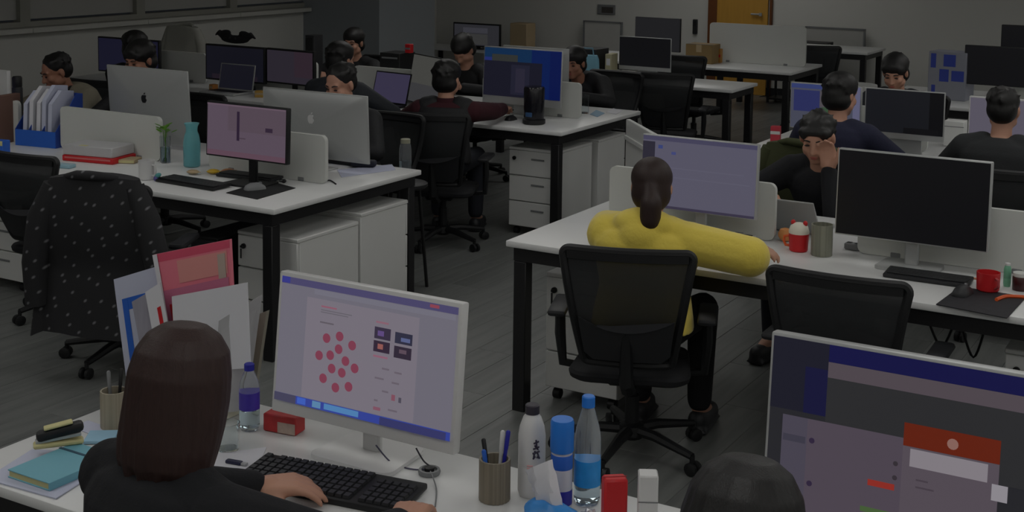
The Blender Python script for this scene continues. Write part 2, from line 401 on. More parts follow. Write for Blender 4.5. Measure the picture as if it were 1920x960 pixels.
desk('far white desk carrying a long white screen panel', -6.6, -4.0, 12.04, 13.0, 12.62, [(-5.05, -4.05)], None, 1.14)
desk('black-framed table standing empty before the far wall', -5.75, on_z(1627, 99, TOP).x, on_z(1627, 99, TOP).y, on_z(1627, 99, TOP).y+0.75)
desk('white island desk under the two black monitors by the far wall', -2.84, 2.2, 10.44, 11.66, 11.05, [(-1.9, -0.9), (-0.7, 0.3), (0.5, 1.5)], None, 0.95)

pedestal('white drawer pedestal with a hanging key, left of the person in yellow', -2.76, -2.40, 5.05, 5.44, -1, 0.575, True)
pedestal('white drawer pedestal under the right part of the yellow sitter\'s desk, below the mouse mat', -0.83, -0.45, 5.02, 5.44, -1, 0.575, True)
pedestal('white drawer pedestal with keys under the pink screen, its flank toward the aisle', -4.46, -4.075, 4.95, 5.44, -1, 0.565, True)
pedestal('white pedestal standing behind the keyed one at the aisle, under the pink-screen desk', -4.46, -4.075, 5.46, 5.885, 1, 0.60)
pedestal('white drawer pedestal under the blue-screen computer, three handles showing', -4.52, -4.13, 7.72, 8.20, -1, 0.60)
pedestal('white pedestal behind the three-handled one, under the blue-screen computer\'s desk', -4.52, -4.13, 8.30, 8.735, 1, 0.60)
pedestal('white drawer pedestal at the left picture edge, behind the mesh chair', -6.42, -6.04, 4.95, 5.40, -1, 0.575)
# white board standing askew in the aisle
wb = [on_z(1178, 223, 0.82), on_z(1243, 259, 0.82)]
wd_ = (wb[1]-wb[0]).normalized(); ang = math.atan2(wd_.y, wd_.x)
t = thing('display_board', 'white board standing askew in the aisle beside the blue-screen desk', 'board', (wb[0].x+wd_.x*0.55, wb[0].y+wd_.y*0.55, 0), ang)
obj('board', MB().box((0, 0, 0.44), (1.1, 0.03, 0.76), 0.004), WHITE, t)
obj('rail', MB().box((0, -0.02, 0.70), (1.1, 0.014, 0.03), 0.003), WHITE, t)
for sx in (-0.45, 0.45): obj('foot', MB().box((sx, 0, 0.03), (0.05, 0.36, 0.06), 0.006), GREYP, t)
# pale panels and shelves against the far wall
def wall_panel(label, px0, px1, py0, ztop_y=None, m=PANEL, y=15.9, z0=0.0):
    a, b = at_y(px0, py0, y), at_y(px1, py0, y)
    t = thing('pinboard', label, 'board', ((a.x+b.x)/2, y, 0))
    w = b.x-a.x; h = a.z-z0
    obj('board', MB().box((0, 0, z0+h/2), (w-0.02, 0.03, h-0.02), 0.004), m, t)
    obj('frame', MB().box((0, -0.004, z0+h-0.008), (w, 0.045, 0.016)).box((-w/2, -0.004, z0+h/2), (0.016, 0.045, h)).box((w/2, -0.004, z0+h/2), (0.016, 0.045, h)), GREYP, t)
    return t
wall_panel('pale board leaning on the far wall behind the black-framed table', 1512, 1622, 49, m=mat('board_grey', rgb(170, 170, 166), 0.7))
wall_panel('pale board against the far wall right of the small dark picture', 1096, 1166, 38, m=mat('board_light', rgb(186, 186, 182), 0.7))

# ------------------------------------------------------------------ office chairs
def back_y(x, z): return -0.255-(z-0.45)*0.17+0.55*x*x-0.05*math.sin((z-0.5)*6.0)
def chair_proto(arms=True, net=NET):
    t = thing('office_chair', 'tmp', 'chair')
    s = MB()
    rings = []
    for z, k in ((0.37, 0.92), (0.38, 0.98), (0.40, 1.0), (0.413, 0.97), (0.42, 0.88)):
        rings.append([(x*k, y*k-0.01, z-(0.012 if y > 0.15 else 0)) for x, y in rrect(0.235, 0.215, -0.23, 0.235, 0.08)])
    s.loft(rings); obj('seat', s, SEATF, t)
    out = rrect(0.170, 0.240, 0.465, 0.945, 0.026, 6)
    pts = []
    for i in range(len(out)):
        x, z = out[i]; x2, z2 = out[(i+1) % len(out)]
        k = max(1, int(math.hypot(x2-x, z2-z)/0.05))
        for j in range(k): xx, zz = x+(x2-x)*j/k, z+(z2-z)*j/k; pts.append((xx, back_y(xx, zz), zz))
    obj('back_frame', MB().tube(pts, 0.017, 8, True), BLACKP, t)
    tb = [[(x, back_y(x, 0.93)+dy, 0.93+dz) for dy, dz in ((-.014, -.022), (.014, -.022), (.014, .02), (-.014, .02))] for x in [-.225+.045*i for i in range(11)]]
    obj('top_bar', MB().loft(tb), BLACKP, t)
    g = MB(); nx, nz = 10, 10; vs = []; fs = []
    for j in range(nz+1):
        z = 0.475+0.455*j/nz; hw = 0.165+0.068*j/nz
        for i in range(nx+1):
            x = -hw+2*hw*i/nx; vs.append((x, back_y(x, z), z))
    n1 = len(vs); vs += [(x, y-0.003, z) for x, y, z in vs]
    for j in range(nz):
        for i in range(nx):
            a = j*(nx+1)+i; fs.append([a, a+1, a+nx+2, a+nx+1]); fs.append([n1+a, n1+a+nx+1, n1+a+nx+2, n1+a+1])
    obj('back_net', g.add(vs, fs), net, t)
    lum = MB(); rings = []
    for j in range(7):
        z = 0.485+0.19*j/6; hw = 0.158+0.022*j/6-(0.03 if j == 0 else 0)
        rings.append([(x, back_y(x, z)-0.012-dy, z-(0.05*(1-(x/hw)**2) if j == 6 else 0)) for x, dy in [(hw*(k/5.0-1), 0) for k in range(11)]+[(hw*(1-k/5.0), 0.014) for k in range(11)]])
    lum.loft(rings); obj('lumbar_support', lum, DARKP, t)
    obj('back_spine', MB().tube([(0, -0.04, 0.345), (0, -0.2, 0.345), (0, -0.285, 0.40), (0, -0.30, 0.50), (0, -0.325, 0.62)], [0.03, 0.03, 0.028, 0.024, 0.018], 8), BLACKP, t)
    obj('tilt_mechanism', MB().box((0, -0.01, 0.348), (0.18, 0.24, 0.045), 0.012), BLACKP, t)
    obj('gas_lift', MB().lathe([(0.028, 0.09), (0.028, 0.25), (0.018, 0.25), (0.018, 0.335)], 14), BLACKP, t)
    obj('hub', MB().lathe([(0.045, 0.07), (0.055, 0.085), (0.05, 0.125), (0.03, 0.135)], 16), BLACKP, t)
    lg = MB().tube([(0, 0.03, 0.105), (0, 0.12, 0.105), (0, 0.30, 0.075)], [0.024, 0.022, 0.015], 8).mesh('base_leg'); finish(lg, BLACKP)
    cm = MB().cyl((0, 0.30, 0.05), 0.010, 0.03, 8)
    for sx in (-0.016, 0.016):
        cm.M = Matrix.Translation((sx, 0.305, 0.027)) @ Matrix.Rotation(R(90), 4, 'Y'); cm.lathe([(0.02, -0.010), (0.027, -0.007), (0.027, 0.007), (0.02, 0.010)], 14)
    cm = cm.mesh('caster'); finish(cm, BLACKP)
    for k in range(5):
        a = R(72*k+20); l = link('base_leg', lg, t, (0, 0, 0), (0, 0, a)); link('caster', cm, l)
    if arms:
        for sx in (-1, 1):
            a = obj('armrest', MB().tube([(sx*0.17, 0, 0.355), (sx*0.28, 0, 0.37), (sx*0.29, -0.02, 0.50), (sx*0.29, -0.03, 0.605)], [0.016, 0.02, 0.022, 0.02], 8), BLACKP, t)
            obj('pad', MB().box((sx*0.29, -0.02, 0.618), (0.075, 0.25, 0.03), 0.014, 2), DARKP, a)
    return t
CH = chair_proto(True); USED = {}
def chair(label, x, y, rz, arms=True, group='black mesh office chairs'):
    p = CH
    if p.name in USED: c = copy_tree(p)
    else: c = p; USED[p.name] = 1
    c.location = (x, y, 0); c.rotation_euler = (0, 0, R(rz)); c['label'] = label; c['group'] = group
    return c

# ------------------------------------------------------------------ monitors
def px(r, g, b): return (s2l(r), s2l(g), s2l(b))
def screen_mesh(w, h, z0, y, items):
    mb = MB()
    for k, it in enumerate(items):
        yy = y-0.0004*k
        if it[0] == 'c':                     # disc: u, v, radius in metres
            _, u, v, r, c = it; x = -w/2+u*w; z = z0+h*(1-v)
            mb.add([(x+r*math.cos(2*math.pi*i/14), yy, z+r*math.sin(2*math.pi*i/14)) for i in range(14)], [list(range(14))], c)
        else:
            u0, v0, u1, v1, c = it
            mb.add([(-w/2+u0*w, yy, z0+h*(1-v1)), (-w/2+u1*w, yy, z0+h*(1-v1)), (-w/2+u1*w, yy, z0+h*(1-v0)), (-w/2+u0*w, yy, z0+h*(1-v0))], [[0, 1, 2, 3]], c)
    return mb
APPLE = [(0, .62), (.10, .66), (.26, .70), (.42, .66), (.55, .54), (.50, .46), (.42, .34), (.40, .18), (.45, .04), (.56, -.08), (.62, -.12), (.56, -.32), (.44, -.52), (.30, -.68), (.18, -.72), (.06, -.67), (-.06, -.66),
         (-.18, -.72), (-.32, -.68), (-.47, -.48), (-.58, -.20), (-.60, .10), (-.54, .38), (-.40, .60), (-.22, .68), (-.08, .65)]
LEAF = [(.02, .76), (.04, .92), (.14, 1.06), (.28, 1.12), (.27, .96), (.18, .83)]
def monitor(label, x, y, rz, w, h, z0, style, items, base_z=TOP, bez=0.012, chin=0.0, tilt=0, name='computer_monitor', logo=None, group=None, thick=0.03, foot=True):
    """x,y: centre of the panel; z0: height of its lower edge above base_z; the screen faces local -Y"""
    if z0 < 0.03: h -= 0.03-z0; z0 = 0.03
    t = thing(name, label, 'monitor', (x, y, base_z), R(rz), group)
    body = {'black': BLACKP, 'white': WPLAST, 'alu': ALU, 'silver': ALU, 'dark': DARKP}[style]
    T = Matrix.Translation((0, 0, z0)) @ Matrix.Rotation(R(-tilt), 4, 'X')
    b = MB(); b.M = T
    if style == 'alu':
        b.box((0, 0.006, h/2), (w, 0.012, h), 0.004, 2)
        ring = []
        for k, yy in ((1.0, 0.010), (0.9, 0.02), (0.65, 0.034), (0.3, 0.042), (0.02, 0.044)):
            ring.append([(x_*k, yy, h/2+(z_)*k) for x_, z_ in rrect(w/2-0.004, w/2-0.004, -h/2+0.004, h/2-0.004, 0.03)])
        b.loft(ring)
    else:
        b.box((0, thick/2, h/2), (w, thick, h), 0.005, 2)
        b.box((0, thick+0.012, h*0.5), (w*0.55, 0.03, h*0.55), 0.01)
    bo = obj('casing', b, body, t)
    s = screen_mesh(w-2*bez, h-2*bez-chin, bez+chin, -0.0012, items); s.M = T
    s.v = [T @ Vector(v) for v in s.v]
    obj('screen', s, SCREEN, bo, smooth=False)
    if logo:
        lm = MB(); lm.M = T @ Matrix.Translation((0, 0, h*0.60))
        k = 0.034
        lm.prism([(-x_*k, z_*k) for x_, z_ in APPLE], 0.040, 0.0455); lm.prism([(-x_*k, z_*k) for x_, z_ in LEAF], 0.040, 0.0455)
        obj('logo', lm, logo, bo, smooth=False)
    if foot:
        if style == 'alu':
            f = MB().box((0, 0.03, 0.004), (0.20, 0.18, 0.008), 0.003, 2); obj('stand_foot', f, body, t)
            n = MB(); n.M = Matrix.Translation((0, 0.075, 0.0)) @ Matrix.Rotation(R(8), 4, 'X'); n.box((0, 0, (z0+h*0.42)/2), (0.19, 0.008, z0+h*0.42), 0.002); obj('stand_neck', n, body, t)
        else:
            obj('stand_foot', MB().plate([(x_, z_+0.05) for x_, z_ in rrect(0.125, 0.115, -0.1, 0.09, 0.03)], 0.0, 0.010), body, t)
            obj('stand_neck', MB().box((0, 0.06, (z0+h*0.4)/2+0.005), (0.055, 0.02, z0+h*0.4), 0.006), body, t)
    return t
LAV = px(82, 80, 96); PALE = px(108, 104, 116)

def fit(p0, p1, y):      # panel centre x, width and bottom/top heights from two picture points on the plane Y = y
    a, b = at_y(*p0, y), at_y(*p1, y); return (a.x+b.x)/2, abs(b.x-a.x), min(a.z, b.z), max(a.z, b.z)
# foreground white monitor with the document
doc = [(0, 0, 1, 1, px(104, 101, 112)), (0, 0, 1, .055, px(70, 66, 100)), (0, 0, .05, .05, px(50, 52, 125)), (0.85, .01, .9, .035, px(130, 62, 76)), (0.2, .06, .99, .10, px(108, 106, 118)),
       (.16, .13, .80, .93, px(114, 108, 118)), (0, .935, 1, 1, px(48, 62, 140)), (0.0, .935, .13, 1, px(64, 62, 84)), (.14, .94, .19, .99, px(58, 88, 176)), (.23, .94, .28, .99, px(84, 124, 160)), (.30, .94, .50, .985, px(74, 120, 168)), (.62, .94, .98, 1, px(50, 52, 96)),
       (.25, .175, .34, .188, px(134, 84, 100)), (.25, .205, .43, .213, px(96, 92, 100)), (.25, .222, .41, .23, px(96, 92, 100)), (.25, .30, .33, .312, px(90, 84, 92)),
       (.57, .21, .64, .225, px(130, 92, 106)), (.565, .255, .655, .345, px(52, 44, 62)), (.68, .265, .775, .35, px(44, 44, 62)), (.565, .36, .655, .445, px(48, 36, 52)), (.68, .37, .775, .46, px(46, 38, 52)),
       (.585, .28, .62, .32, px(90, 70, 120)), (.715, .30, .765, .33, px(84, 92, 130)), (.59, .38, .62, .42, px(140, 84, 80)), (.71, .39, .75, .42, px(88, 72, 84)),
       (.57, .47, .65, .485, px(134, 88, 106))]
for (u, v) in ((.30, .42), (.375, .385), (.45, .435), (.375, .485), (.265, .565), (.33, .545), (.42, .565), (.475, .605), (.345, .645), (.405, .66), (.30, .735), (.375, .785), (.45, .755)):
    doc.append(('c', u, v, 0.0122, px(118, 56, 74)))
for (u, v, w_) in ((.63, .55, .04), (.70, .56, .04), (.595, .63, .05), (.69, .64, .04), (.64, .72, .035), (.60, .80, .02), (.68, .85, .05)): doc.append((u, v, u+w_, v+.014, px(98, 90, 100)))
doc += [(.695, .735, .715, .78, px(122, 74, 88)), (.735, .745, .75, .785, px(74, 70, 82)), (.60, .855, .64, .88, px(122, 78, 94))]
mx, mw_, mz0, mz1 = fit((497, 775+5), (850, 580), 2.60)
monitor('white monitor in the foreground showing a page of red dots', at_y(672, 680, 2.60).x, 2.60, 0, 0.565, 0.365, 0.075, 'white', doc, bez=0.011, chin=0.022, tilt=6)
# right foreground monitor, cut by the frame
win = [(0, 0, 1, 1, px(34, 34, 38)), (0, 0, 1, .10, px(16, 16, 62)), (0, 0.0, .2, .42, px(24, 24, 36)), (.12, .15, .2, .42, px(18, 18, 52)), (.2, .1, 1, .19, px(76, 68, 74)), (.2, .19, 1, .60, px(40, 40, 42)),
       (.05, .45, .47, 1, px(74, 66, 76)), (.05, .45, .14, 1, px(68, 64, 76)), (.055, .56, .135, .60, px(56, 54, 66)), (.47, .36, .78, .49, px(92, 30, 14)), ('c', .63, .43, .011, px(130, 96, 88)), (.47, .49, .78, .90, px(80, 72, 80)), (.495, .50, .745, .60, px(126, 120, 126)),
       (.76, .60, .81, .69, px(136, 132, 138)), (.36, .72, .45, .755, px(134, 42, 34)), (.34, .88, .45, .91, px(66, 88, 52)), ('c', .16, .57, .006, px(44, 34, 56)), ('c', .16, .82, .006, px(44, 34, 56)), ('c', .45, .60, .005, px(50, 44, 50)), ('c', .45, .68, .005, px(50, 44, 50)), (.47, .90, .80, 1, px(14, 14, 22)), (.52, .66, .56, .67, px(66, 58, 66)), (.52, .70, .58, .71, px(66, 58, 66))]
p = at_y(1437, 627, 2.62)
monitor('silver-edged monitor at the right foreground with an orange-headed window open', p.x+0.305, 2.62, 0, 0.61, 0.37, p.z-0.37-TOP, 'silver', win, bez=0.007, tilt=5)
# yellow sitter's monitor
cx, w, z0, z1 = fit((1199, 395), (1420, 281), 5.28)
mail = [(0, 0, 1, 1, LAV), (0, 0, 1, .06, px(64, 62, 84)), (0, .08, .11, .4, px(40, 38, 50)), (.14, .12, .18, .17, px(52, 62, 110)), (.26, .2, .30, .24, px(60, 66, 112)), (.12, .42, .9, .435, px(86, 84, 100)), (.12, .55, .95, .565, px(86, 84, 100)), (0, .965, 1, 1, px(52, 48, 66))]
monitor('slim monitor with a pale lavender screen before the person in yellow', cx, 5.28, 0, w, 0.32, at_y(1310, 400, 5.28).z-TOP, 'silver', mail, bez=0.005, tilt=3)
cx, w, z0, z1 = fit((1564, 440), (1860, 306), 5.27)
monitor('large switched-off monitor with a thin silver rim behind the empty chair', cx, 5.27, 0, w, 0.352, at_y(1710, 457, 5.27).z-TOP, 'silver', [(0, 0, 1, 1, px(7, 7, 9))], bez=0.006, tilt=3)
# pink screen on the island desk
cx, w, z0, z1 = fit((386, 285), (537, 198), 5.12)
pink = [(0, 0, 1, 1, px(84, 72, 84)), (0, .9, 1, 1, px(88, 66, 78)), (.27, 0, 1, .5, px(80, 68, 78)), (.385, .12, .42, .68, px(40, 28, 46)), (.42, .62, .5, .64, px(66, 54, 64)), (.75, .38, .84, .46, px(46, 34, 50)), (0, 0, 1, .03, px(94, 78, 90))]
monitor('black-framed monitor with a pinkish screen on the island desk', cx, 5.12, 0, w, 0.285, at_y(460, 300, 5.12).z-TOP, 'black', pink, bez=0.009, tilt=2)
# two all-in-one computers seen from behind
cx, w, z0, z1 = fit((210, 250), (363, 135), 5.70)
monitor('silver computer with a black logo seen from behind, nearer the wall', cx, 5.70, 180, 0.655, 0.45, 0.03, 'alu', [(0, 0, 1, 1, LAV)], chin=0.05, tilt=4, name='desktop_computer', logo=BLACKP)
cx, w, z0, z1 = fit((498, 290), (697, 180), 5.70)
monitor('silver computer with a glare-whitened logo seen from behind, beside the pink screen', cx, 5.70, 180, 0.72, 0.37, 0.06, 'alu', [(0, 0, 1, 1, LAV)], chin=0.05, tilt=3, name='desktop_computer', logo=WPLAST)  # white logo material paints in the glare on the logo
# blue screen
cx, w, z0, z1 = fit((904, 195), (1053, 95), 8.05)
blue = [(0, 0, 1, 1, px(8, 26, 72)), (0, 0, .62, .32, px(14, 40, 70)), (.0, .2, .12, .3, px(30, 40, 96)), (.1, .13, .44, .27, px(44, 46, 44)), (0, .27, .76, 1, px(22, 22, 34)), (.36, .33, .60, .95, px(30, 30, 44)), (.42, .4, .54, .9, px(38, 36, 50)), (.86, 0, 1, 1, px(8, 20, 68))]
monitor('silver all-in-one computer with a bright blue desktop picture', cx, 8.05, 0, w, 0.40, 0.085, 'alu', blue, bez=0.008, chin=0.045, tilt=3, name='desktop_computer')
a = at_y(1068, 92, 8.62)
monitor('silver computer seen from behind, peeping out right of the blue desktop picture', a.x-0.28, 8.62, 180, 0.56, 0.40, a.z-0.40-TOP, 'alu', [(0, 0, 1, 1, LAV)], chin=0.04, name='desktop_computer')
# pale tilted screen left of the maroon sitter
c = at_y(800, 135, 8.05)
monitor('pale-screened black-rimmed monitor turned sideways behind the maroon sitter', c.x, 8.0, -28, 0.52, 0.36, 0.03, 'black', [(0, 0, 1, 1, px(64, 64, 61)), (0, .6, 1, 1, px(54, 54, 56))], bez=0.008, tilt=10)
# dark monitors by the wall
cx, w, z0, z1 = fit((383, 150), (492, 88), 8.0)
monitor('black monitor beneath the dark plush figure', cx, 8.02, 0, w+0.01, 0.29, 0.07, 'black', [(0, 0, 1, 1, px(17, 17, 25)), (.1, .85, .9, 1, px(28, 22, 30)), (.6, .86, .72, .95, px(60, 30, 34))], bez=0.014)
cx, w, z0, z1 = fit((491, 155), (571, 95), 8.0)
monitor('black monitor with a dim mauve page, next to the plush-topped one', cx+0.05, 8.02, -4, w+0.08, 0.275, 0.085, 'black', [(0, 0, 1, 1, px(40, 36, 44)), (.6, 0, 1, .8, px(44, 34, 42))], bez=0.014)
cx, w, z0, z1 = fit((181, 125), (301, 75), 8.05)
monitor('dark navy monitor in front of the sitter nearest the windows', cx, 8.05, 0, 0.72, 0.30, 0.05, 'black', [(0, 0, 1, 1, px(20, 20, 36))], bez=0.012)
# far monitors
cx, w, z0, z1 = fit((1160, 125), (1259, 72), 10.85)
monitor('black-screened monitor on the empty desk', cx, 10.85, 0, w, 0.30, 0.06, 'alu', [(0, 0, 1, 1, px(12, 12, 14))], bez=0.006, chin=0.03, name='desktop_computer')
cx, w, z0, z1 = fit((1190, 88), (1276, 44), 12.35)
monitor('grey-dark monitor behind the black-screened one', cx, 12.35, 0, w, 0.34, 0.09, 'dark', [(0, 0, 1, 1, px(28, 28, 30))], bez=0.006)
for k, (a, b, yy) in enumerate(((1355, 1409, 57), (1415, 1480, 61))):
    cx, w, z0, z1 = fit((a, yy+20), (b, yy), 12.85)
    monitor(('dark monitor peeping over the long white panel, nearer the amber door', 'dark monitor peeping over the long white panel, farther from the amber door')[k], cx, 12.85, 180, w+0.04, 0.34, z1-0.34-TOP, 'dark', [(0, 0, 1, 1, LAV)], foot=True)
cx, w, z0, z1 = fit((842, 85), (931, 47), 15.2)
t = thing('side_table', 'low table with shelf standing by the far wall left of the boxes', 'table', (cx+0.4, 15.4, 0))
obj('tabletop', MB().box((0, 0, 0.40), (2.6, 0.6, 0.03), 0.004), DESKTOP, t)
for sx in (-1, 1):
    for sy in (-1, 1): obj('leg', MB().box((sx*1.2, sy*0.24, 0.192), (0.05, 0.05, 0.385)), STEEL, t)
monitor('dark framed screen on the low table at the far wall', cx, 15.3, 0, w, 0.42, z1-0.42-0.415, 'dark', [(0, 0, 1, 1, px(40, 40, 44)), (.2, .15, .75, .4, px(52, 52, 58)), (.25, .45, .75, .95, px(50, 50, 50))], base_z=0.415, bez=0.02)
a = at_y(980, 66, 15.3)
t = thing('carton', 'small pale box on a dark tray at the far wall, above the blue screen', 'box', (a.x, 15.3, 0.415))
obj('body', MB().box((0, 0, 0.21), (0.26, 0.24, 0.36), 0.01), TAN, t); obj('tray', MB().box((0, 0, 0.014), (0.42, 0.3, 0.028), 0.006), BLACKP, t)
# right island
cx, w, z0, z1 = fit((1480, 240), (1616, 160), 7.98)
site = [(0, 0, 1, 1, px(64, 66, 80)), (0, 0, 1, .10, px(46, 56, 100)), (.04, .14, .42, .62, px(38, 42, 84)), (.42, .14, .7, .5, px(72, 68, 72)), (.6, .2, .7, .35, px(84, 58, 58)), (.45, .5, .62, .7, px(48, 70, 50)), (.9, 0, 1, 1, px(86, 86, 110))]
monitor('monitor with a blue and white web page before the navy-clad sitter', cx, 7.98, 0, w, 0.285, 0.11, 'silver', site, bez=0.006)
cx, w, z0, z1 = fit((1620, 240), (1773, 175), 7.90)
monitor('white-chinned monitor with a black screen right of the navy-clad sitter', cx, 7.90, 0, w, 0.295, 0.11, 'alu', [(0, 0, 1, 1, px(20, 21, 25)), (.82, 0, 1, 1, px(9, 9, 11)), (.5, .86, .95, 1, px(12, 12, 14))], bez=0.006, chin=0.03, name='desktop_computer')
a = at_y(1818, 170, 7.95)
monitor('monitor with a pale lilac screen before the sitter in grey', a.x+0.27, 7.95, 0, 0.54, 0.33, a.z-0.36-TOP, 'white', [(0, 0, 1, 1, px(84, 80, 92))], bez=0.008)
a = at_y(1810, 72, 10.85)
monitor('black monitor on the far right desk, beside the blue-printed carton', a.x+0.27, 10.85, 0, 0.54, 0.31, a.z-0.36-TOP, 'black', [(0, 0, 1, 1, px(11, 11, 13))], bez=0.008)
a = at_y(1878, 46, 11.35)
monitor('tall black monitor on the far right desk, highest in the corner', a.x+0.30, 11.35, 0, 0.60, 0.40, a.z-0.40-TOP, 'black', [(0, 0, 1, 1, px(11, 11, 13))], bez=0.008)
a = at_y(20, 132, 5.75)
monitor('white computer cut by the left picture edge', a.x-0.27, 5.75, 180, 0.54, 0.42, a.z-0.42-TOP, 'white', [(0, 0, 1, 1, LAV)])

# laptops
def laptop(label, x, y, rz, w, d, scr, base_z=TOP, body=ALU, open_deg=105):
    t = thing('laptop', label, 'laptop', (x, y, base_z), R(rz))
    b = obj('base', MB().box((0, 0, 0.008), (w, d, 0.016), 0.004), body, t)
    obj('keyboard', MB().box((0, d*0.12, 0.0165), (w*0.88, d*0.5, 0.003), 0.001), BLACKP, b)
    obj('trackpad', MB().box((0, -d*0.30, 0.0164), (w*0.3, d*0.28, 0.002), 0.0005), GREYP, b)
    T = Matrix.Translation((0, d/2, 0.012)) @ Matrix.Rotation(R(-(open_deg-90)), 4, 'X')
    l = MB(); l.M = T; l.box((0, 0.004, d*0.48), (w, 0.008, d*0.96), 0.003); lo = obj('lid', l, body, t)
    s = screen_mesh(w*0.94, d*0.86, d*0.06, -0.001, [(0, 0, 1, 1, scr)]); s.v = [T @ Vector(v) for v in s.v]; obj('screen', s, SCREEN, lo, smooth=False)
    return t
a = on_z(705, 205, 0.77); laptop('open laptop with a violet screen at the dark-jacketed sitter\'s hand', a.x-0.15, 7.88, -8, 0.36, 0.25, px(52, 48, 68), body=BLACKP)
a = on_z(428, 172, 0.76); laptop('open silver laptop in front of the plush-topped monitor', a.x, a.y-0.03, 0, 0.36, 0.22, px(19, 19, 27), open_deg=100)

# ------------------------------------------------------------------ people
def remeshed(mb, voxel, it=4, fac=0.5):
    me = mb.mesh('tmp'); o = bpy.data.objects.new('tmp', me); COL.objects.link(o)
    r = o.modifiers.new('r', 'REMESH'); r.mode = 'VOXEL'; r.voxel_size = voxel
    s = o.modifiers.new('s', 'SMOOTH'); s.iterations = it; s.factor = fac
    dg = bpy.context.evaluated_depsgraph_get(); out = bpy.data.meshes.new_from_object(o.evaluated_get(dg))
    bpy.data.objects.remove(o); bpy.data.meshes.remove(me)
    return out
def skin_obj(name, mb, m, parent, voxel, it=4):
    me = remeshed(mb, voxel, it); me.materials.clear(); me.materials.append(m)
    me.polygons.foreach_set('use_smooth', [True]*len(me.polygons)); me.name = name
    return link(name, me, parent)
def ik(S, W, a, b, pole):
    S = Vector(S); W = Vector(W); d = W-S; L = d.length
    if L > (a+b)*0.995: W = S+d.normalized()*(a+b)*0.995; d = W-S; L = d.length
    if L < abs(a-b)+0.03: L = abs(a-b)+0.03
    u = d.normalized(); x = (a*a-b*b+L*L)/(2*L); h = math.sqrt(max(1e-6, a*a-x*x))
    p = Vector(pole); p = p-u*p.dot(u); p.normalize()
    return S+u*x+p*h, W
def hand(mb, W, u, n, side, curl=0.45, k=1.0):
    """W wrist, u direction of the fingers, n back-of-hand normal; side +1 = thumb lies toward u x n"""
    u = Vector(u).normalized(); n = Vector(n); n = (n-u*n.dot(u)).normalized(); v = u.cross(n)*side
    W = Vector(W)
    mb.cap(W-u*0.03*k, 0.026*k, W+u*0.02*k, 0.027*k)
    lens = (0.072, 0.082, 0.076, 0.058)
    for i in range(4):
        off = (1.5-i)*0.021*k; kn = W+u*(0.088-abs(i-1)*0.004)*k+v*off+n*0.004*k
        mb.cap(W+u*0.015*k+v*off*0.7, 0.019*k, kn, 0.0135*k)
        p, r = kn, 0.0110*k; ang = 0.15
        d0 = (u+v*(1.5-i)*0.06).normalized()
        for seg, f in enumerate((0.45, 0.30, 0.25)):
            ang += curl*(0.6 if seg == 0 else 1.0); d = d0*math.cos(ang)-n*math.sin(ang)
            q = p+d*lens[i]*k*f; mb.cap(p, r, q, r*0.88); p = q; r *= 0.88
    b = W+u*0.022*k+v*0.026*k-n*0.006*k; c = b+(u*0.6+v*0.65-n*0.25).normalized()*0.048*k; d = c+(u*0.9+v*0.25-n*0.2).normalized()*0.052*k
    mb.cap(b, 0.018*k, c, 0.0135*k); mb.cap(c, 0.0130*k, d, 0.0095*k)
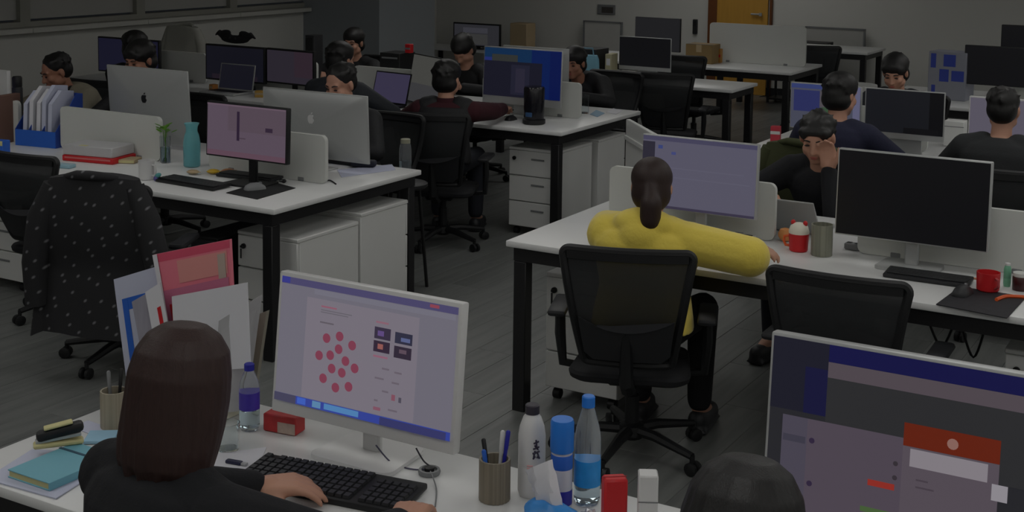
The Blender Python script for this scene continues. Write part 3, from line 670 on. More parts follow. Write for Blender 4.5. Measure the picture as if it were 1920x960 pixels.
def person(label, head, rz, lean=14, flex=20, turn=0, lh=None, rh=None, top=None, top_label=None, legs=None, hair=HAIR, style='short', skin=SKIN, vox=0.011, bulk=1.0,
           face=False, sleeve=1.0, hood=False, collar=None, curl=0.45, lu=None, ru=None, lp=None, rp=None, k=1.0, hairs=1.0, roll=0, palm_face=False, fringe=0.0, vest=None):
    rz = R(rz); L = R(lean)
    seatz = 0.535
    steps = 12
    hn = R(lean*0.75+8); HL = 0.155*k
    hz = HL*math.cos(hn); hy = HL*math.sin(hn)
    def spine(T):
        pts = [Vector((0, 0, 0))]; angs = []
        for i in range(steps):
            aa = L*(0.55+0.9*i/(steps-1)); angs.append(aa); pts.append(pts[-1]+Vector((0, math.sin(aa), math.cos(aa)))*T/steps)
        angs.append(angs[-1]); return pts, angs
    p1, _ = spine(1.0); T = (head[2]-seatz-hz)/p1[-1].z
    if not 0.36 < T < 0.60: print('torso length', round(T, 2), label)
    T = max(0.36, min(0.62, T))
    pts, angs = spine(T); N = pts[-1]+Vector((0, 0, seatz)); H = N+Vector((0, hy, hz))
    ox, oy = rot2(0, H.y, rz)
    root = thing('person', label, 'person', (head[0]-ox, head[1]-oy, 0), rz)
    inv = Matrix.Rotation(-rz, 3, 'Z')
    def loc(w): v = inv @ (Vector(w)-Vector(root.location)); return v
    def at(t):
        f = t*steps; i = min(steps-1, int(f)); f -= i; return pts[i].lerp(pts[i+1], f)+Vector((0, 0, seatz)), angs[i]
    def ring(t, hw, hd, dy=0, n=20):
        c, a = at(t); out = []; e = 2.4
        for i in range(n):
            q = 2*math.pi*i/n; cs, sn = math.cos(q), math.sin(q)
            x = hw*math.copysign(abs(cs)**(2/e), cs); y = hd*math.copysign(abs(sn)**(2/e), sn)+dy
            out.append(c+Vector((x, y*math.cos(a), -y*math.sin(a))))
        return out
    prof = ((0.0, .175, .125, 0), (.15, .168, .122, .0), (.40, .152, .112, .005), (.62, .172, .122, .008), (.80, .188, .118, .0), (.90, .165, .10, -.005), (.97, .10, .075, -.005), (1.0, .06, .058, 0))
    B, C, P = MB(), MB(), MB()                     # body, clothing, trousers
    B.loft([ring(t, w*.86*k, d*.86*k, y) for t, w, d, y in prof]); C.loft([ring(t, w*bulk*k, d*bulk*k, y) for t, w, d, y in prof])
    Sc, sa = at(0.86); S = {}
    for sd in (-1, 1): S[sd] = Sc+Vector((sd*0.175*k, 0.0, 0.0))
    hd = {}
    for sd, wp, uu, pole in ((-1, lh, lu, lp), (1, rh, ru, rp)):
        w = loc(wp) if wp is not None else Vector((sd*0.15, S[sd].y+0.33, 0.81))
        E, w = ik(S[sd], w, 0.285*k, 0.245*k, pole if pole else (sd*0.95, -0.55, -0.22))
        hd[sd] = (E, w)
        B.cap(S[sd], .055*k, E, .038*k); B.cap(E, .038*k, w, .026*k)
        C.cap(S[sd], .072*k*bulk, E, .055*k*sleeve); C.cap(E, .055*k*sleeve, w-(w-E).normalized()*0.02, .042*k*sleeve)
        C.cap(Sc+Vector((sd*.09*k, 0, .03*k)), .062*k*bulk, S[sd], .068*k*bulk)
        u = inv @ Vector(uu) if uu else (w-E)+Vector((0, 0.06, 0))
        if palm_face and sd == palm_face: hand(B, w, u, Vector((0, -1, 0.1)), sd, curl, k)
        else: hand(B, w, u, (0, -0.15, 1), -sd, curl, k)
    # legs
    for sd in (-1, 1):
        hip, kn, an, to = (sd*.09, 0, seatz-.0), (sd*.13, .42, seatz-.02), (sd*.13, .40, .10), (sd*.14, .52, .045)
        B.cap(hip, .075, kn, .05); B.cap(kn, .05, an, .034); B.cap(an, .036, to, .03)
        P.cap(hip, .084, kn, .066); P.cap(kn, .066, (sd*.13, .40, .13), .052)
        sh = MB().cap((sd*.13, .38, .05), .044, (sd*.14, .53, .045), .042); sh.box((sd*.135, .45, .012), (.09, .25, .022), .01)
        me = remeshed(sh, 0.012, 2); me.materials.clear(); me.materials.append(DARKP); me.polygons.foreach_set('use_smooth', [True]*len(me.polygons)); link('shoe', me, root)
    P.ell((0, 0, seatz-.0), (.172, .135, .10)); P.ell((0, .0, seatz+.03), (.165, .125, .10))
    # head
    hm = Matrix.Translation(H) @ Matrix.Rotation(R(-turn), 4, 'Z') @ Matrix.Rotation(R(-flex), 4, 'X') @ Matrix.Rotation(R(roll), 4, 'Y') @ Matrix.Scale(k, 4)
    h = MB(); h.M = hm
    h.ell((0, -.012, .03), (.073, .092, .082), 20, 14); h.ell((0, .022, -.035), (.060, .066, .082), 20, 14); h.ell((0, .052, -.093), (.032, .032, .024))
    h.cap((0, .088, .004), .009, (0, .104, -.034), .0125); h.ell((-.011, .096, -.037), (.009, .009, .007)); h.ell((.011, .096, -.037), (.009, .009, .007))
    h.cap((-.034, .073, .020), .014, (.034, .073, .020), .014); h.ell((-.036, .058, -.030), (.026, .024, .024)); h.ell((.036, .058, -.030), (.026, .024, .024))
    h.cap((-.016, .082, -.061), .008, (.016, .082, -.061), .008); h.cap((-.013, .080, -.071), .008, (.013, .080, -.071), .008)
    for sd in (-1, 1): h.ell((sd*.076, -.012, -.008), (.011, .021, .033), rot=(0, 0, sd*R(-18))); h.ell((sd*.05, .01, -.06), (.02, .04, .03))
    B.v += h.v; o_ = len(B.v)-len(h.v); B.f += [[i+o_ for i in f] for f in h.f]; B.c += h.c
    B.cap(hm @ Vector((0, -.02, -.07)), .052*k, N-Vector((0, .01, .03)), .058*k)
    body = skin_obj('body', B, skin, root, min(vox, 0.008) if face else vox, 3)
    if hood:
        nb = N-Vector((0, .05, -.012)); C.ell(nb, (.135*k, .082, .062)); C.ell(nb+Vector((0, -.045, -.05)), (.10*k, .06, .08)); C.ell(N+Vector((0, .0, -.005)), (.09*k, .09, .06)); C.ell(N+Vector((0, -.045, .028)), (.095*k, .06, .05))
    co = skin_obj('clothing', C, top, root, vox, 5)
    if top_label: co['label'] = top_label
    if vest:
        V = MB(); V.loft([ring(t, w*(bulk+.05)*k, d*(bulk+.07)*k, y) for t, w, d, y in prof[:6]])
        for sd in (-1, 1): V.cap(Sc+Vector((sd*.09*k, 0, .035*k)), .066*k*bulk, Sc+Vector((sd*.13*k, 0, .02*k)), .072*k*bulk)
        skin_obj('vest', V, vest, root, vox, 4)
    if collar:
        q = []
        for zz, rr in ((-.035, .072), (.02, .066), (.035, .062), (.035, .056), (-.035, .06)):
            q.append([N+Vector((rr*k*math.cos(2*math.pi*i/18), rr*k*1.0*math.sin(2*math.pi*i/18)-.008, zz)) for i in range(18)])
        obj('collar', MB().loft(q, False), collar, root)
    skin_obj('trousers', P, legs or mat('trouser_dark', rgb(32, 34, 42), 0.85), root, max(vox, 0.012), 3)
    # hair
    g = MB(); g.M = hm; s = hairs
    g.ell((0, -.026, .044), (.084*s, .096*s, .080*s), 20, 14); g.ell((0, -.050, .0), (.080*s, .072*s, .078*s), 20, 14)
    if fringe: g.cap((-.045, .066, .062), .020, (.045, .066, .062), .020); g.cap((-.06, .045, .05), .022, (-.05, .07, .035), .014); g.cap((.06, .045, .05), .022, (.05, .07, .035), .014)
    if style in ('short', 'full'):
        rn = random.Random(len(label))
        for _ in range(70 if style == 'full' else 45):
            a_ = rn.uniform(0, 2*math.pi); z_ = rn.uniform(.02, .95) if math.sin(a_) > -.1 else rn.uniform(-.45, .95)
            q_ = math.sqrt(max(0, 1-z_*z_)); p_ = Vector((.083*s*q_*math.cos(a_), -.026+.096*s*q_*math.sin(a_), .046+.080*s*z_))
            if p_.y > .035 and p_.z < .075: continue
            d_ = Vector((p_.x*.25, -.02, .004)).normalized()*rn.uniform(.008, .018)
            g.cap(p_*.985, rn.uniform(.008, .012), p_*.99+d_, .006, 8)
    if style == 'bob':
        rn = random.Random(11); nn = 90; gr = [rn.uniform(-.022, .022) for _ in range(nn)]; en = [rn.uniform(-.014, .014) for _ in range(nn)]
        rings = []
        for zz, hw, hd, yc in ((.134, .012, .012, -.02), (.128, .045, .045, -.02), (.108, .074, .076, -.02), (.075, .094, .098, -.02), (.03, .105, .106, -.022), (-.02, .110, .104, -.024), (-.07, .113, .098, -.03), (-.115, .114, .090, -.038), (-.15, .110, .082, -.042), (-.172, .102, .070, -.044), (-.186, .088, .055, -.046)):
            rings.append([(hw*math.cos(2*math.pi*i/nn)*(1+gr[i]), yc+hd*math.sin(2*math.pi*i/nn)*(1+gr[i]), zz+(en[i] if zz < -.16 else 0)) for i in range(nn)])
        g.loft(rings)
        for sd, l_ in ((-1, .03), (1, .05)): g.cap((sd*.085, -.02, -.13), .02, (sd*.092, -.0, -.175-l_*.5), .006)
    if style == 'ponytail':
        g.ell((0, -.02, .04), (.088, .105, .088), 20, 14); g.ell((0, -.045, -.025), (.084, .074, .080), 20, 14); g.ell((0, -.108, .0), (.034, .032, .032))
        g.cap((0, -.108, .0), .030, (.004, -.136, -.06), .046); g.cap((.004, -.136, -.06), .046, (.002, -.132, -.13), .044); g.cap((.002, -.132, -.13), .044, (-.004, -.115, -.215), .018)
    if style == 'long': g.ell((0, -.05, -.05), (.098, .075, .12), 20, 14); g.ell((0, -.015, .04), (.094, .105, .09), 20, 14)
    if style == 'full': g.ell((0, -.02, .05), (.093, .105, .085), 20, 14); g.ell((0, -.04, -.03), (.09, .078, .07)); g.ell((0, .05, .07), (.06, .04, .035))
    skin_obj('hair', g, hair, root, 0.0045 if style == 'bob' else min(vox, 0.009), 1 if style == 'bob' else 3)
    if style == 'ponytail':
        tm = MB(); tm.M = hm @ Matrix.Translation((0, -.108, .002)) @ Matrix.Rotation(R(65), 4, 'X'); tm.lathe([(.028, -.008), (.034, -.006), (.034, .006), (.028, .008)], 16); obj('hair_tie', tm, BLACKP, root)
    if face:
        def part(nm, c_, r_, m_):
            e = MB(); e.M = hm; e.ell(c_, r_, 12, 8); return obj(nm, e, m_, body)
        for sd in (-1, 1):
            part('eye', (sd*.031, .0845, -.001), (.0135, .006, .0045), EYE)
            b = MB(); b.M = hm; b.tube([(sd*.014, .0905, .022), (sd*.03, .0885, .027), (sd*.048, .078, .022)], [.003, .0038, .002], 6); obj('eyebrow', b, hair, body)
        part('lip', (0, .0905, -.062), (.019, .004, .0035), LIP); part('lip', (0, .0885, -.071), (.016, .004, .004), LIP)
    return root

BLK = mat('black_knit', rgb(22, 23, 27), 0.9, var=0.2, bump=0.3, bscale=120)
NVY = mat('navy_cloth', rgb(34, 36, 58), 0.9, var=0.15, bump=0.3, bscale=90)
GRY = mat('charcoal_cloth', rgb(42, 44, 46), 0.9, var=0.15, bump=0.3, bscale=90)
DJK = mat('dark_jacket', rgb(40, 44, 50), 0.7, var=0.2, bump=0.3, bscale=60)
BLKJ = mat('black_jacket', rgb(26, 27, 30), 0.7, var=0.2, bump=0.3, bscale=60)
TANJ = mat('tan_jacket', rgb(134, 128, 112), 0.8, var=0.1, bump=0.3, bscale=60)
MAR = mat('maroon_knit', rgb(58, 20, 29), 0.9, var=0.2, bump=0.3, bscale=120)
YEL = mat('yellow_fleece', rgb(222, 200, 84), 0.9, var=0.06, bump=0.5, bscale=60, sheen=0.3)

def hp(pxx, pyy, y): v = at_y(pxx, pyy, y); return (v.x, v.y, v.z)
# foreground woman with bobbed hair
hL = on_z(487, 915, 0.795); hR = on_z(752, 985, 0.795)
person('person with chin-length dark brown hair and black top typing in the foreground', hp(350, 722, 1.93), -8, lean=10, flex=8, turn=-6, lh=hL, rh=hR, lu=(0.75, 0.62, 0.02), ru=(-0.25, 0.9, 0.02), lp=(-0.9, -0.4, -0.12), rp=(0.9, -0.4, -0.12), top=BLK, hair=HAIRB, style='bob', vox=0.0062, bulk=1.03, curl=0.30, k=0.97)
# only the crown of the next head shows
person('person with black hair, only the crown showing before the orange-headed window', hp(1400, 1000, 1.96), 0, lean=8, flex=12, k=0.94, top=BLKJ, hair=HAIR, style='bob', vox=0.0065)
# yellow hooded sitter
P_Y = person('person in a yellow hooded fleece with a ponytail, back to the camera', hp(1222, 350, 4.74), 7, lean=7, flex=6, turn=-15, lh=on_z(1235, 425, 0.835), rh=on_z(1398, 470, 0.835), ru=(0.9, 0.4, 0), rp=(0.8, -0.5, 0.02), lp=(-0.8, -0.5, 0.0), top=YEL, hair=HAIRR, style='ponytail', vox=0.009, bulk=1.24, sleeve=1.5, hood=True, legs=mat('black_trouser', rgb(22, 22, 25), 0.85), k=0.94)
# man in black, hand on cheek
hc = Vector(hp(1532, 258, 6.28))
P_B = person('person in a black tee resting a cheek on one hand, facing the camera', hc, 172, lean=24, flex=20, turn=-14, rh=None, lh=(hc.x+0.085, hc.y-0.075, hc.z-0.135), lu=(-0.10, 0.02, 1), lp=(-0.25, 0.4, -1), palm_face=-1, top=BLK, hair=HAIR, style='short', fringe=1, vox=0.009, face=True, bulk=1.08)
wt = thing('wristwatch', 'dark wristwatch on the cheek-resting wrist of the man in black', 'watch', (hc.x+0.085, hc.y-0.075, hc.z-0.155))
obj('strap', MB().lathe([(.031, -.009), (.034, -.007), (.034, .007), (.031, .009)], 20), BLACKP, wt); obj('dial', MB().box((0.01, -.034, 0), (.028, .008, .028), .004), GREYP, wt)
# navy and charcoal sitters, right island
P_N = person('person in navy at the blue and white web page, seen from behind', hp(1578, 178, 7.36), -6, lean=9, flex=8, turn=18, top=NVY, hair=HAIR, style='full', vox=0.011, bulk=1.1)
P_C = person('person in charcoal before the pale lilac screen, seen from behind', hp(1882, 205, 7.34), 0, lean=8, flex=4, top=GRY, hair=HAIR, style='short', vox=0.011, bulk=1.12)
P_F = person('person with a dark fringe half hidden behind the white-chinned monitor', hp(1678, 136, 9.15), 180, lean=20, flex=22, top=DJK, hair=HAIR, style='full', fringe=1, vox=0.010, face=True)
# maroon sitter
P_M = person('person in a maroon jumper and black vest at the blue desktop picture', hp(840, 148, 7.34), 20, lean=8, flex=6, turn=20, rh=on_z(948, 204, 0.82), lh=None, top=MAR, hair=HAIR, style='full', vox=0.010, collar=MAR, hairs=1.02, sleeve=1.1, vest=BLKJ)
# sitters of the left islands
P_T = person('person in a tan jacket bending over the blue file box', hp(104, 134, 6.22), 172, lean=30, flex=22, turn=10, top=TANJ, skin=SKIN2, hair=HAIR, style='short', vox=0.009, face=True, bulk=1.15, sleeve=1.2, collar=BLK)
P_L = person('person with black hair just behind the black-logo computer', hp(262, 112, 6.22), 180, lean=14, flex=16, top=BLKJ, skin=SKIN2, hair=HAIR, style='full', fringe=1, vox=0.011, face=True)
P_W = person('person facing the dark navy monitor nearest the windows', hp(256, 88, 7.38), 4, lean=10, flex=4, top=BLKJ, hair=HAIR, style='full', vox=0.011)
P_H = person('person whose brow shows above the white-logo computer', hp(637, 158, 6.24), 180, lean=14, flex=18, top=BLKJ, skin=SKIN, hair=HAIR, style='short', fringe=0, vox=0.010, face=True, rh=None)
P_V = person('person in a dark grey jacket typing at the violet laptop screen', hp(640, 112, 7.36), 4, lean=10, flex=4, turn=12, top=DJK, hair=HAIR, style='full', vox=0.011, bulk=1.1, rh=on_z(716, 196, 0.82))
P_X = person('person in black sitting farthest back, profile toward the windows', hp(662, 80, 9.2), 180, lean=10, flex=6, turn=-12, top=BLKJ, hair=HAIR, style='full', vox=0.011, face=True)
P_Z = person('person in black sitting behind the pale sideways screen', hp(868, 94, 9.1), 180, lean=16, flex=42, top=BLKJ, hair=HAIR, style='full', vox=0.011)
P_K = person('person leaning low in a black coat right of the blue desktop picture', hp(1076, 118, 9.10), 178, lean=34, flex=10, turn=-6, top=BLKJ, skin=SKIN2, hair=HAIR, style='full', vox=0.010, face=True, bulk=1.15)

# ------------------------------------------------------------------ chairs in place
def chair_for(p, label, back=0.03, dx=0.0):
    rz = p.rotation_euler[2]; x, y = rot2(dx, -back, rz)
    return chair(label, p.location.x+x, p.location.y+y, math.degrees(rz))
YCH = chair('black mesh chair under the person in yellow', -2.17, 4.70, 20); YCH.scale = (1, 1, 0.955)
chair('empty black mesh chair to the right of the person in yellow', -1.30, 4.78, 2)
COATCH = chair('black mesh chair with a flecked coat hung over its back', -4.706, 4.454, 25)
chair('black mesh chair at the left picture edge beside the coat-hung one', -5.52, 4.84, 4)
chair('black mesh chair pushed up to the empty white desk', at_y(1252, 180, 10.2).x, 10.25, 14)
chair('dark chair at the far desk with the long white panel', at_y(1315, 110, 11.9).x, 11.75, 0)
chair('dark chair at the black-framed table by the far wall', at_y(1533, 90, 13.6).x, 13.5, 20)
chair_for(P_M, 'black chair under the person in the maroon jumper')
chair_for(P_K, 'black chair under the person leaning low in a black coat')
chair_for(P_C, 'black chair under the person in charcoal')
OLCH = chair_for(P_N, 'black chair with an olive coat on it, under the navy-clad person')
chair_for(P_B, 'black chair under the man in the black tee')
chair_for(P_T, 'black chair under the person in the tan jacket')
chair_for(P_W, 'black chair under the person at the dark navy monitor')
chair_for(P_V, 'black chair under the person at the violet laptop screen')
chair_for(P_H, 'black chair under the person behind the glare-logo computer')
chair_for(P_L, 'black chair under the person behind the black-logo computer')
chair_for(P_F, 'black chair under the person behind the white-chinned monitor')
chair_for(P_X, 'black chair under the person sitting farthest back')
chair_for(P_Z, 'black chair under the person behind the pale sideways screen')

# ------------------------------------------------------------------ coats over chairs
def coat(label, ch, m, w=0.27, z0=0.28, z1=0.975, flare=0.06, folds=5, sleeves=True, seed=1, name='coat'):
    rnd = random.Random(seed)
    t = thing(name, label, 'coat', ch.location, ch.rotation_euler[2])
    rings = []; n = 36; ph = [rnd.uniform(0, 6.28) for _ in range(4)]
    for j in range(15):
        f = j/14.0; z = z1-(z1-z0)*f
        hw = (w+flare*f)*(0.80+0.20*min(1, f*5)); hd = 0.05+0.045*f
        ring = []
        for i in range(n):
            a = 2*math.pi*i/n; cs, sn = math.cos(a), math.sin(a)
            x = hw*math.copysign(abs(cs)**0.65, cs); y = hd*math.copysign(abs(sn)**0.65, sn)
            y += 0.014*f*math.sin(folds*a+ph[0]+2*f)+0.01*f*math.sin(9*a+ph[1]); x += 0.01*f*math.sin(4*a+ph[2])
            zz = z-(0.03*(abs(x)/w)**2 if f < 0.15 else 0)+0.02*f*math.sin(3*a+ph[3])
            ring.append((x, back_y(0, max(0.5, z))+y+(-0.02 if z < 0.5 else 0), zz))
        rings.append(ring)
    obj('shell', MB().loft(rings), m, t)
    b0 = back_y(0, z1)
    obj('collar', MB().tube([(-0.12, b0-0.03, z1-0.01), (-0.06, b0-0.055, z1+0.005), (0, b0-0.06, z1+0.004), (0.06, b0-0.055, z1), (0.12, b0-0.03, z1-0.012)], [0.014, 0.02, 0.022, 0.02, 0.014], 10), m, t)
    if sleeves:
        for sx in (-1, 1):
            obj('sleeve', MB().tube([(sx*(w-0.07), b0-.01, z1-0.05), (sx*(w-0.01), b0-0.02, z1-0.2), (sx*(w+0.03), b0, 0.56), (sx*(w+0.035), b0+0.02, 0.36)], [0.045, 0.06, 0.058, 0.05], 12), m, t)
    return t
coat('black coat with pale flecks hung over the mesh chair', COATCH, fleck_mat(), 0.255, 0.22, 0.965, 0.07, 6)
coat('olive coat hung on the chair behind the man in the black tee', OLCH, mat('olive_cloth', rgb(62, 66, 40), 0.9, var=0.2, bump=0.3, bscale=60), 0.25, 0.35, 0.96, 0.05, 5, seed=3)
a = at_y(336, 100, 9.85)
PALECH = chair('chair under a pale garment beyond the black-logo computer', a.x, 9.55, 180)
coat('pale grey garment draped over a chair beyond the black-logo computer', PALECH, mat('pale_cloth', rgb(170, 170, 162), 0.9, bump=0.3, bscale=60), 0.25, 0.45, 1.05, 0.04, 5, True, 5)

# ------------------------------------------------------------------ small props: helpers
def slab(name, label, cat, corners, y, th, m, parts=None, group=None, z_ref=None):
    """upright sheet or booklet: four picture corners (tl, tr, br, bl) standing at depth y (one or four values), thickness th"""
    ys_ = y if isinstance(y, (list, tuple)) else [y]*4
    P3 = [at_y(c[0], c[1], yy) for c, yy in zip(corners, ys_)]
    nrm = (P3[1]-P3[0]).cross(P3[3]-P3[0]).normalized()
    if nrm.y > 0: nrm = -nrm
    base = P3[3].copy(); t = thing(name, label, cat, base, 0, group)
    mb = MB(); q = [p_-base for p_ in P3]+[p_-base-nrm*th for p_ in P3]
    mb.add(q, [[0, 1, 2, 3], [7, 6, 5, 4], [0, 4, 5, 1], [1, 5, 6, 2], [2, 6, 7, 3], [3, 7, 4, 0]])
    obj('sheet', mb, m, t, smooth=False)
    for kk, (nm, (u0, v0, u1, v1), pm_) in enumerate(parts or []):
        def uv(u, v): return q[0].lerp(q[1], u).lerp(q[3].lerp(q[2], u), v)+nrm*0.0006*(kk+1)
        qq = [uv(u0, v0), uv(u1, v0), uv(u1, v1), uv(u0, v1)]; mm = MB()
        mm.add(qq+[c_-nrm*0.0003 for c_ in qq], [[0, 1, 2, 3], [7, 6, 5, 4], [0, 4, 5, 1], [1, 5, 6, 2], [2, 6, 7, 3], [3, 7, 4, 0]]); obj(nm, mm, pm_, t, smooth=False)
    return t
def flat(name, label, cat, corners, z, th, m, edge=None, group=None):
    """thin thing lying on a surface at height z, outline from picture corners"""
    P3 = [on_z(c[0], c[1], z+th) for c in corners]; c0 = sum(P3, Vector())/len(P3)
    out = [(p_.x-c0.x, p_.y-c0.y) for p_ in P3]
    ar = sum(out[i][0]*out[(i+1) % len(out)][1]-out[(i+1) % len(out)][0]*out[i][1] for i in range(len(out)))
    if ar < 0: out = out[::-1]
    o = obj(name, MB().plate(out, 0, th), m, None, (c0.x, c0.y, z), smooth=False)
    return tag(o, label, cat, group)
def wire(label, pts, r=0.0025, m=None, name='cable'):
    b = Vector(pts[0]); P_ = [Vector(p_)-b for p_ in pts]; out = []
    for i in range(len(P_)-1):
        p0, p1, p2, p3 = P_[max(0, i-1)], P_[i], P_[i+1], P_[min(len(P_)-1, i+2)]
        for k in range(6):
            u = k/6.0; out.append(0.5*((2*p1)+(p2-p0)*u+(2*p0-5*p1+4*p2-p3)*u*u+(3*p1-p0-3*p2+p3)*u**3))
    out.append(P_[-1])
    return tag(obj(name, MB().tube(out, r, 6), m or BLACKP, None, b), label, 'cable')
def keyboard(label, c, rz, w, d, keys=False, m=BLACKP):
    t = thing('keyboard', label, 'keyboard', c, R(rz))
    b = MB(); b.M = Matrix.Rotation(R(3), 4, 'X'); b.box((0, 0, 0.011), (w, d, 0.016), 0.005, 2); obj('case', b, m, t)
    rows = 6; cols = 21; kw = (w-0.02)/cols; kd = (d-0.02)/rows
    if keys:
        km = MB(); km.loft([[(x*k_, y*k_, z_) for x, y in ((-kw/2, -kd/2), (kw/2, -kd/2), (kw/2, kd/2), (-kw/2, kd/2))] for k_, z_ in ((0.90, 0), (0.72, 0.007))]); km = km.mesh('key'); finish(km, DARKP, False)
        sm = MB(); sm.loft([[(x*k_+(0.02 if False else 0), y*k_, z_) for x, y in ((-kw*2.5, -kd/2), (kw*2.5, -kd/2), (kw*2.5, kd/2), (-kw*2.5, kd/2))] for k_, z_ in ((0.96, 0), (0.90, 0.007))]); sm = sm.mesh('space_key'); finish(sm, DARKP, False)
        for r_ in range(rows):
            for c_ in range(cols):
                if c_ in (15, ) or (r_ == rows-1 and c_ in (1, 16, 17, 18, 19, 20)): continue
                y = -d/2+0.01+kd*(r_+0.5); x = -w/2+0.01+kw*(c_+0.5)
                if r_ == 0 and 4 <= c_ <= 8:
                    if c_ == 6: link('space_key', sm, t, (x, y, 0.0195+y*0.052), (R(3), 0, 0))
                    continue
                link('key', km, t, (x, y, 0.0195+y*0.052), (R(3), 0, 0))
    else:
        km = MB()
        for r_ in range(5): km.box((0, -d/2+0.012+(d-0.024)*(r_+0.5)/5, 0.020), (w-0.02, (d-0.024)/5-0.003, 0.006), 0.002)
        km = obj('key_rows', km, DARKP, t)
    return t
def mouse(label, c, rz=0, m=BLACKP):
    t = thing('computer_mouse', label, 'mouse', c, R(rz))
    b = MB(); rings = []
    for y, hw, h in ((-.055, .012, .012), (-.045, .026, .024), (-.02, .031, .034), (.01, .03, .035), (.035, .028, .026), (.05, .022, .015), (.056, .008, .008)):
        rings.append([(hw*math.cos(math.pi*i/10), y, h*math.sin(math.pi*i/10)*1.0) for i in range(11)])
    n = 11; vs = [p_ for r_ in rings for p_ in r_]; fs = [[j*n+i, j*n+i+1, (j+1)*n+i+1, (j+1)*n+i] for j in range(6) for i in range(10)]
    fs += [[j*n, (j+1)*n, (j+1)*n+10, j*n+10] for j in range(6)]+[list(range(11))[::-1], [6*n+i for i in range(11)]]
    b.add(vs, fs); obj('shell', b, m, t)
    wz = MB(); wz.M = Matrix.Translation((0, .028, .028)) @ Matrix.Rotation(R(90), 4, 'Y'); wz.cyl((0, 0, -.004), .008, .008, 12); obj('scroll_wheel', wz, GREYP, t)
    return t
def lathe_obj(name, prof, m, parent, n=24, z=0): return obj(name, MB().lathe(prof, n, (0, 0, z)), m, parent)
def box_thing(name, label, cat, c, rz, dim, m, bands=(), group=None, bev=0.003):
    """box with printed or coloured bands: (part name, which side, (u0,v0,u1,v1), material)"""
    t = thing(name, label, cat, c, R(rz), group); w, d, h = dim
    obj('body', MB().box((0, 0, h/2), dim, bev), m, t)
    for nm, side, (u0, v0, u1, v1), bm in bands:
        mb = MB()
        if side == 'front': mb.box((-w/2+w*(u0+u1)/2, -d/2-0.0003, h*(1-(v0+v1)/2)), (w*(u1-u0), 0.001, h*(v1-v0)))
        elif side == 'right': mb.box((w/2+0.0003, -d/2+d*(u0+u1)/2, h*(1-(v0+v1)/2)), (0.001, d*(u1-u0), h*(v1-v0)))
        elif side == 'left': mb.box((-w/2-0.0003, -d/2+d*(u0+u1)/2, h*(1-(v0+v1)/2)), (0.001, d*(u1-u0), h*(v1-v0)))
        else: mb.box((-w/2+w*(u0+u1)/2, -d/2+d*(v0+v1)/2, h+0.0003), (w*(u1-u0), d*(v1-v0), 0.001))
        obj(nm, mb, bm, t, smooth=False)
    return t
def zc(pxx, pyy, z=TOP): v = on_z(pxx, pyy, z); return (v.x, v.y, z)

# ------------------------------------------------------------------ foreground desk
kb0 = on_z(478, 880, TOP+0.02); 
pA, pB, pC = on_z(500, 850, TOP+.02), on_z(803, 907, TOP+.02), on_z(456, 897, TOP+.02)
ka = math.degrees(math.atan2(pB.y-pA.y, pB.x-pA.x)); kw_ = (pB-pA).length; kd_ = 0.155
dx, dy = rot2(kw_/2, -kd_/2, R(ka))
keyboard('black full-size keyboard under the foreground typist\'s hands', (pA.x+dx, pA.y+dy, TOP), ka, kw_, kd_, True)
# teal notebook, sheets, stapler, note pad
A_, B_ = on_z(14, 881, TOP+.022), on_z(92, 907, TOP+.022); nw = (B_-A_).length; na = math.atan2(B_.y-A_.y, B_.x-A_.x)
flat('paper_sheet', 'white sheets under the teal notebook', 'paper', [(0, 880), (0, 905), (105, 934), (150, 905), (215, 850), (60, 842)], TOP, 0.003, PAPERB)
ux, uy = math.cos(na), math.sin(na); nl = 0.205
t = thing('notebook', 'teal notebook with cream pages and an elastic band', 'notebook', (A_.x+ux*nw/2-uy*nl/2, A_.y+uy*nw/2+ux*nl/2, TOP+0.0032), na)
obj('pages', MB().box((0, 0, 0.010), (nw-0.006, nl-0.006, 0.014)), YELLOWP, t)
obj('cover', MB().box((0, 0, 0.0185), (nw, nl, 0.003), 0.001).box((0, 0, 0.0015), (nw, nl, 0.003), 0.001).box((nw/2-0.001, 0, 0.010), (0.003, nl, 0.019)), TEAL, t)
obj('elastic_band', MB().box((0, 0.055, 0.0208), (nw+0.003, 0.008, 0.0012)), mat('dark_teal', rgb(50, 80, 96), 0.7), t)
c = on_z(190, 820, TOP+0.004)
tag(obj('sticky_pad', MB().box((0, 0, 0.004), (0.075, 0.075, 0.008), 0.001), mat('sky_paper', rgb(150, 190, 214), 0.8), None, (c.x, c.y, TOP+0.001), (0, 0, R(35))), 'light blue note pad beside the teal notebook', 'note pad')
flat('paper_sheet', 'pale lilac sheet behind the stapler', 'paper', [(135, 800), (165, 788), (215, 805), (190, 822)], TOP, 0.0012, PAPERB)
c = on_z(106, 838, TOP+0.026)
t = thing('stapler', 'black and cream stapler lying on the teal notebook', 'stapler', (c.x-0.01, c.y+0.015, TOP+0.024), R(52))
obj('base', MB().box((0, 0, 0.006), (0.12, 0.034, 0.012), 0.004), YELLOWP, t); obj('arm', MB().box((0.004, 0, 0.036), (0.115, 0.034, 0.026), 0.010, 2, rot=(0, R(-9), 0)), BLACKP, t); obj('magazine', MB().box((0.0, 0, 0.020), (0.11, 0.022, 0.010), 0.002, 1, rot=(0, R(-5), 0)), ALU, t); obj('cap', MB().box((0.0, 0, 0.052), (0.07, 0.026, 0.006), 0.002, 1, rot=(0, R(-9), 0)), YELLOWP, t)
RIBC = rib_mat('ribbed_cream', rgb(120, 112, 96), rgb(176, 168, 148), 160)
RIBB = rib_mat('ribbed_taupe', rgb(84, 78, 66), rgb(160, 150, 132), 220)
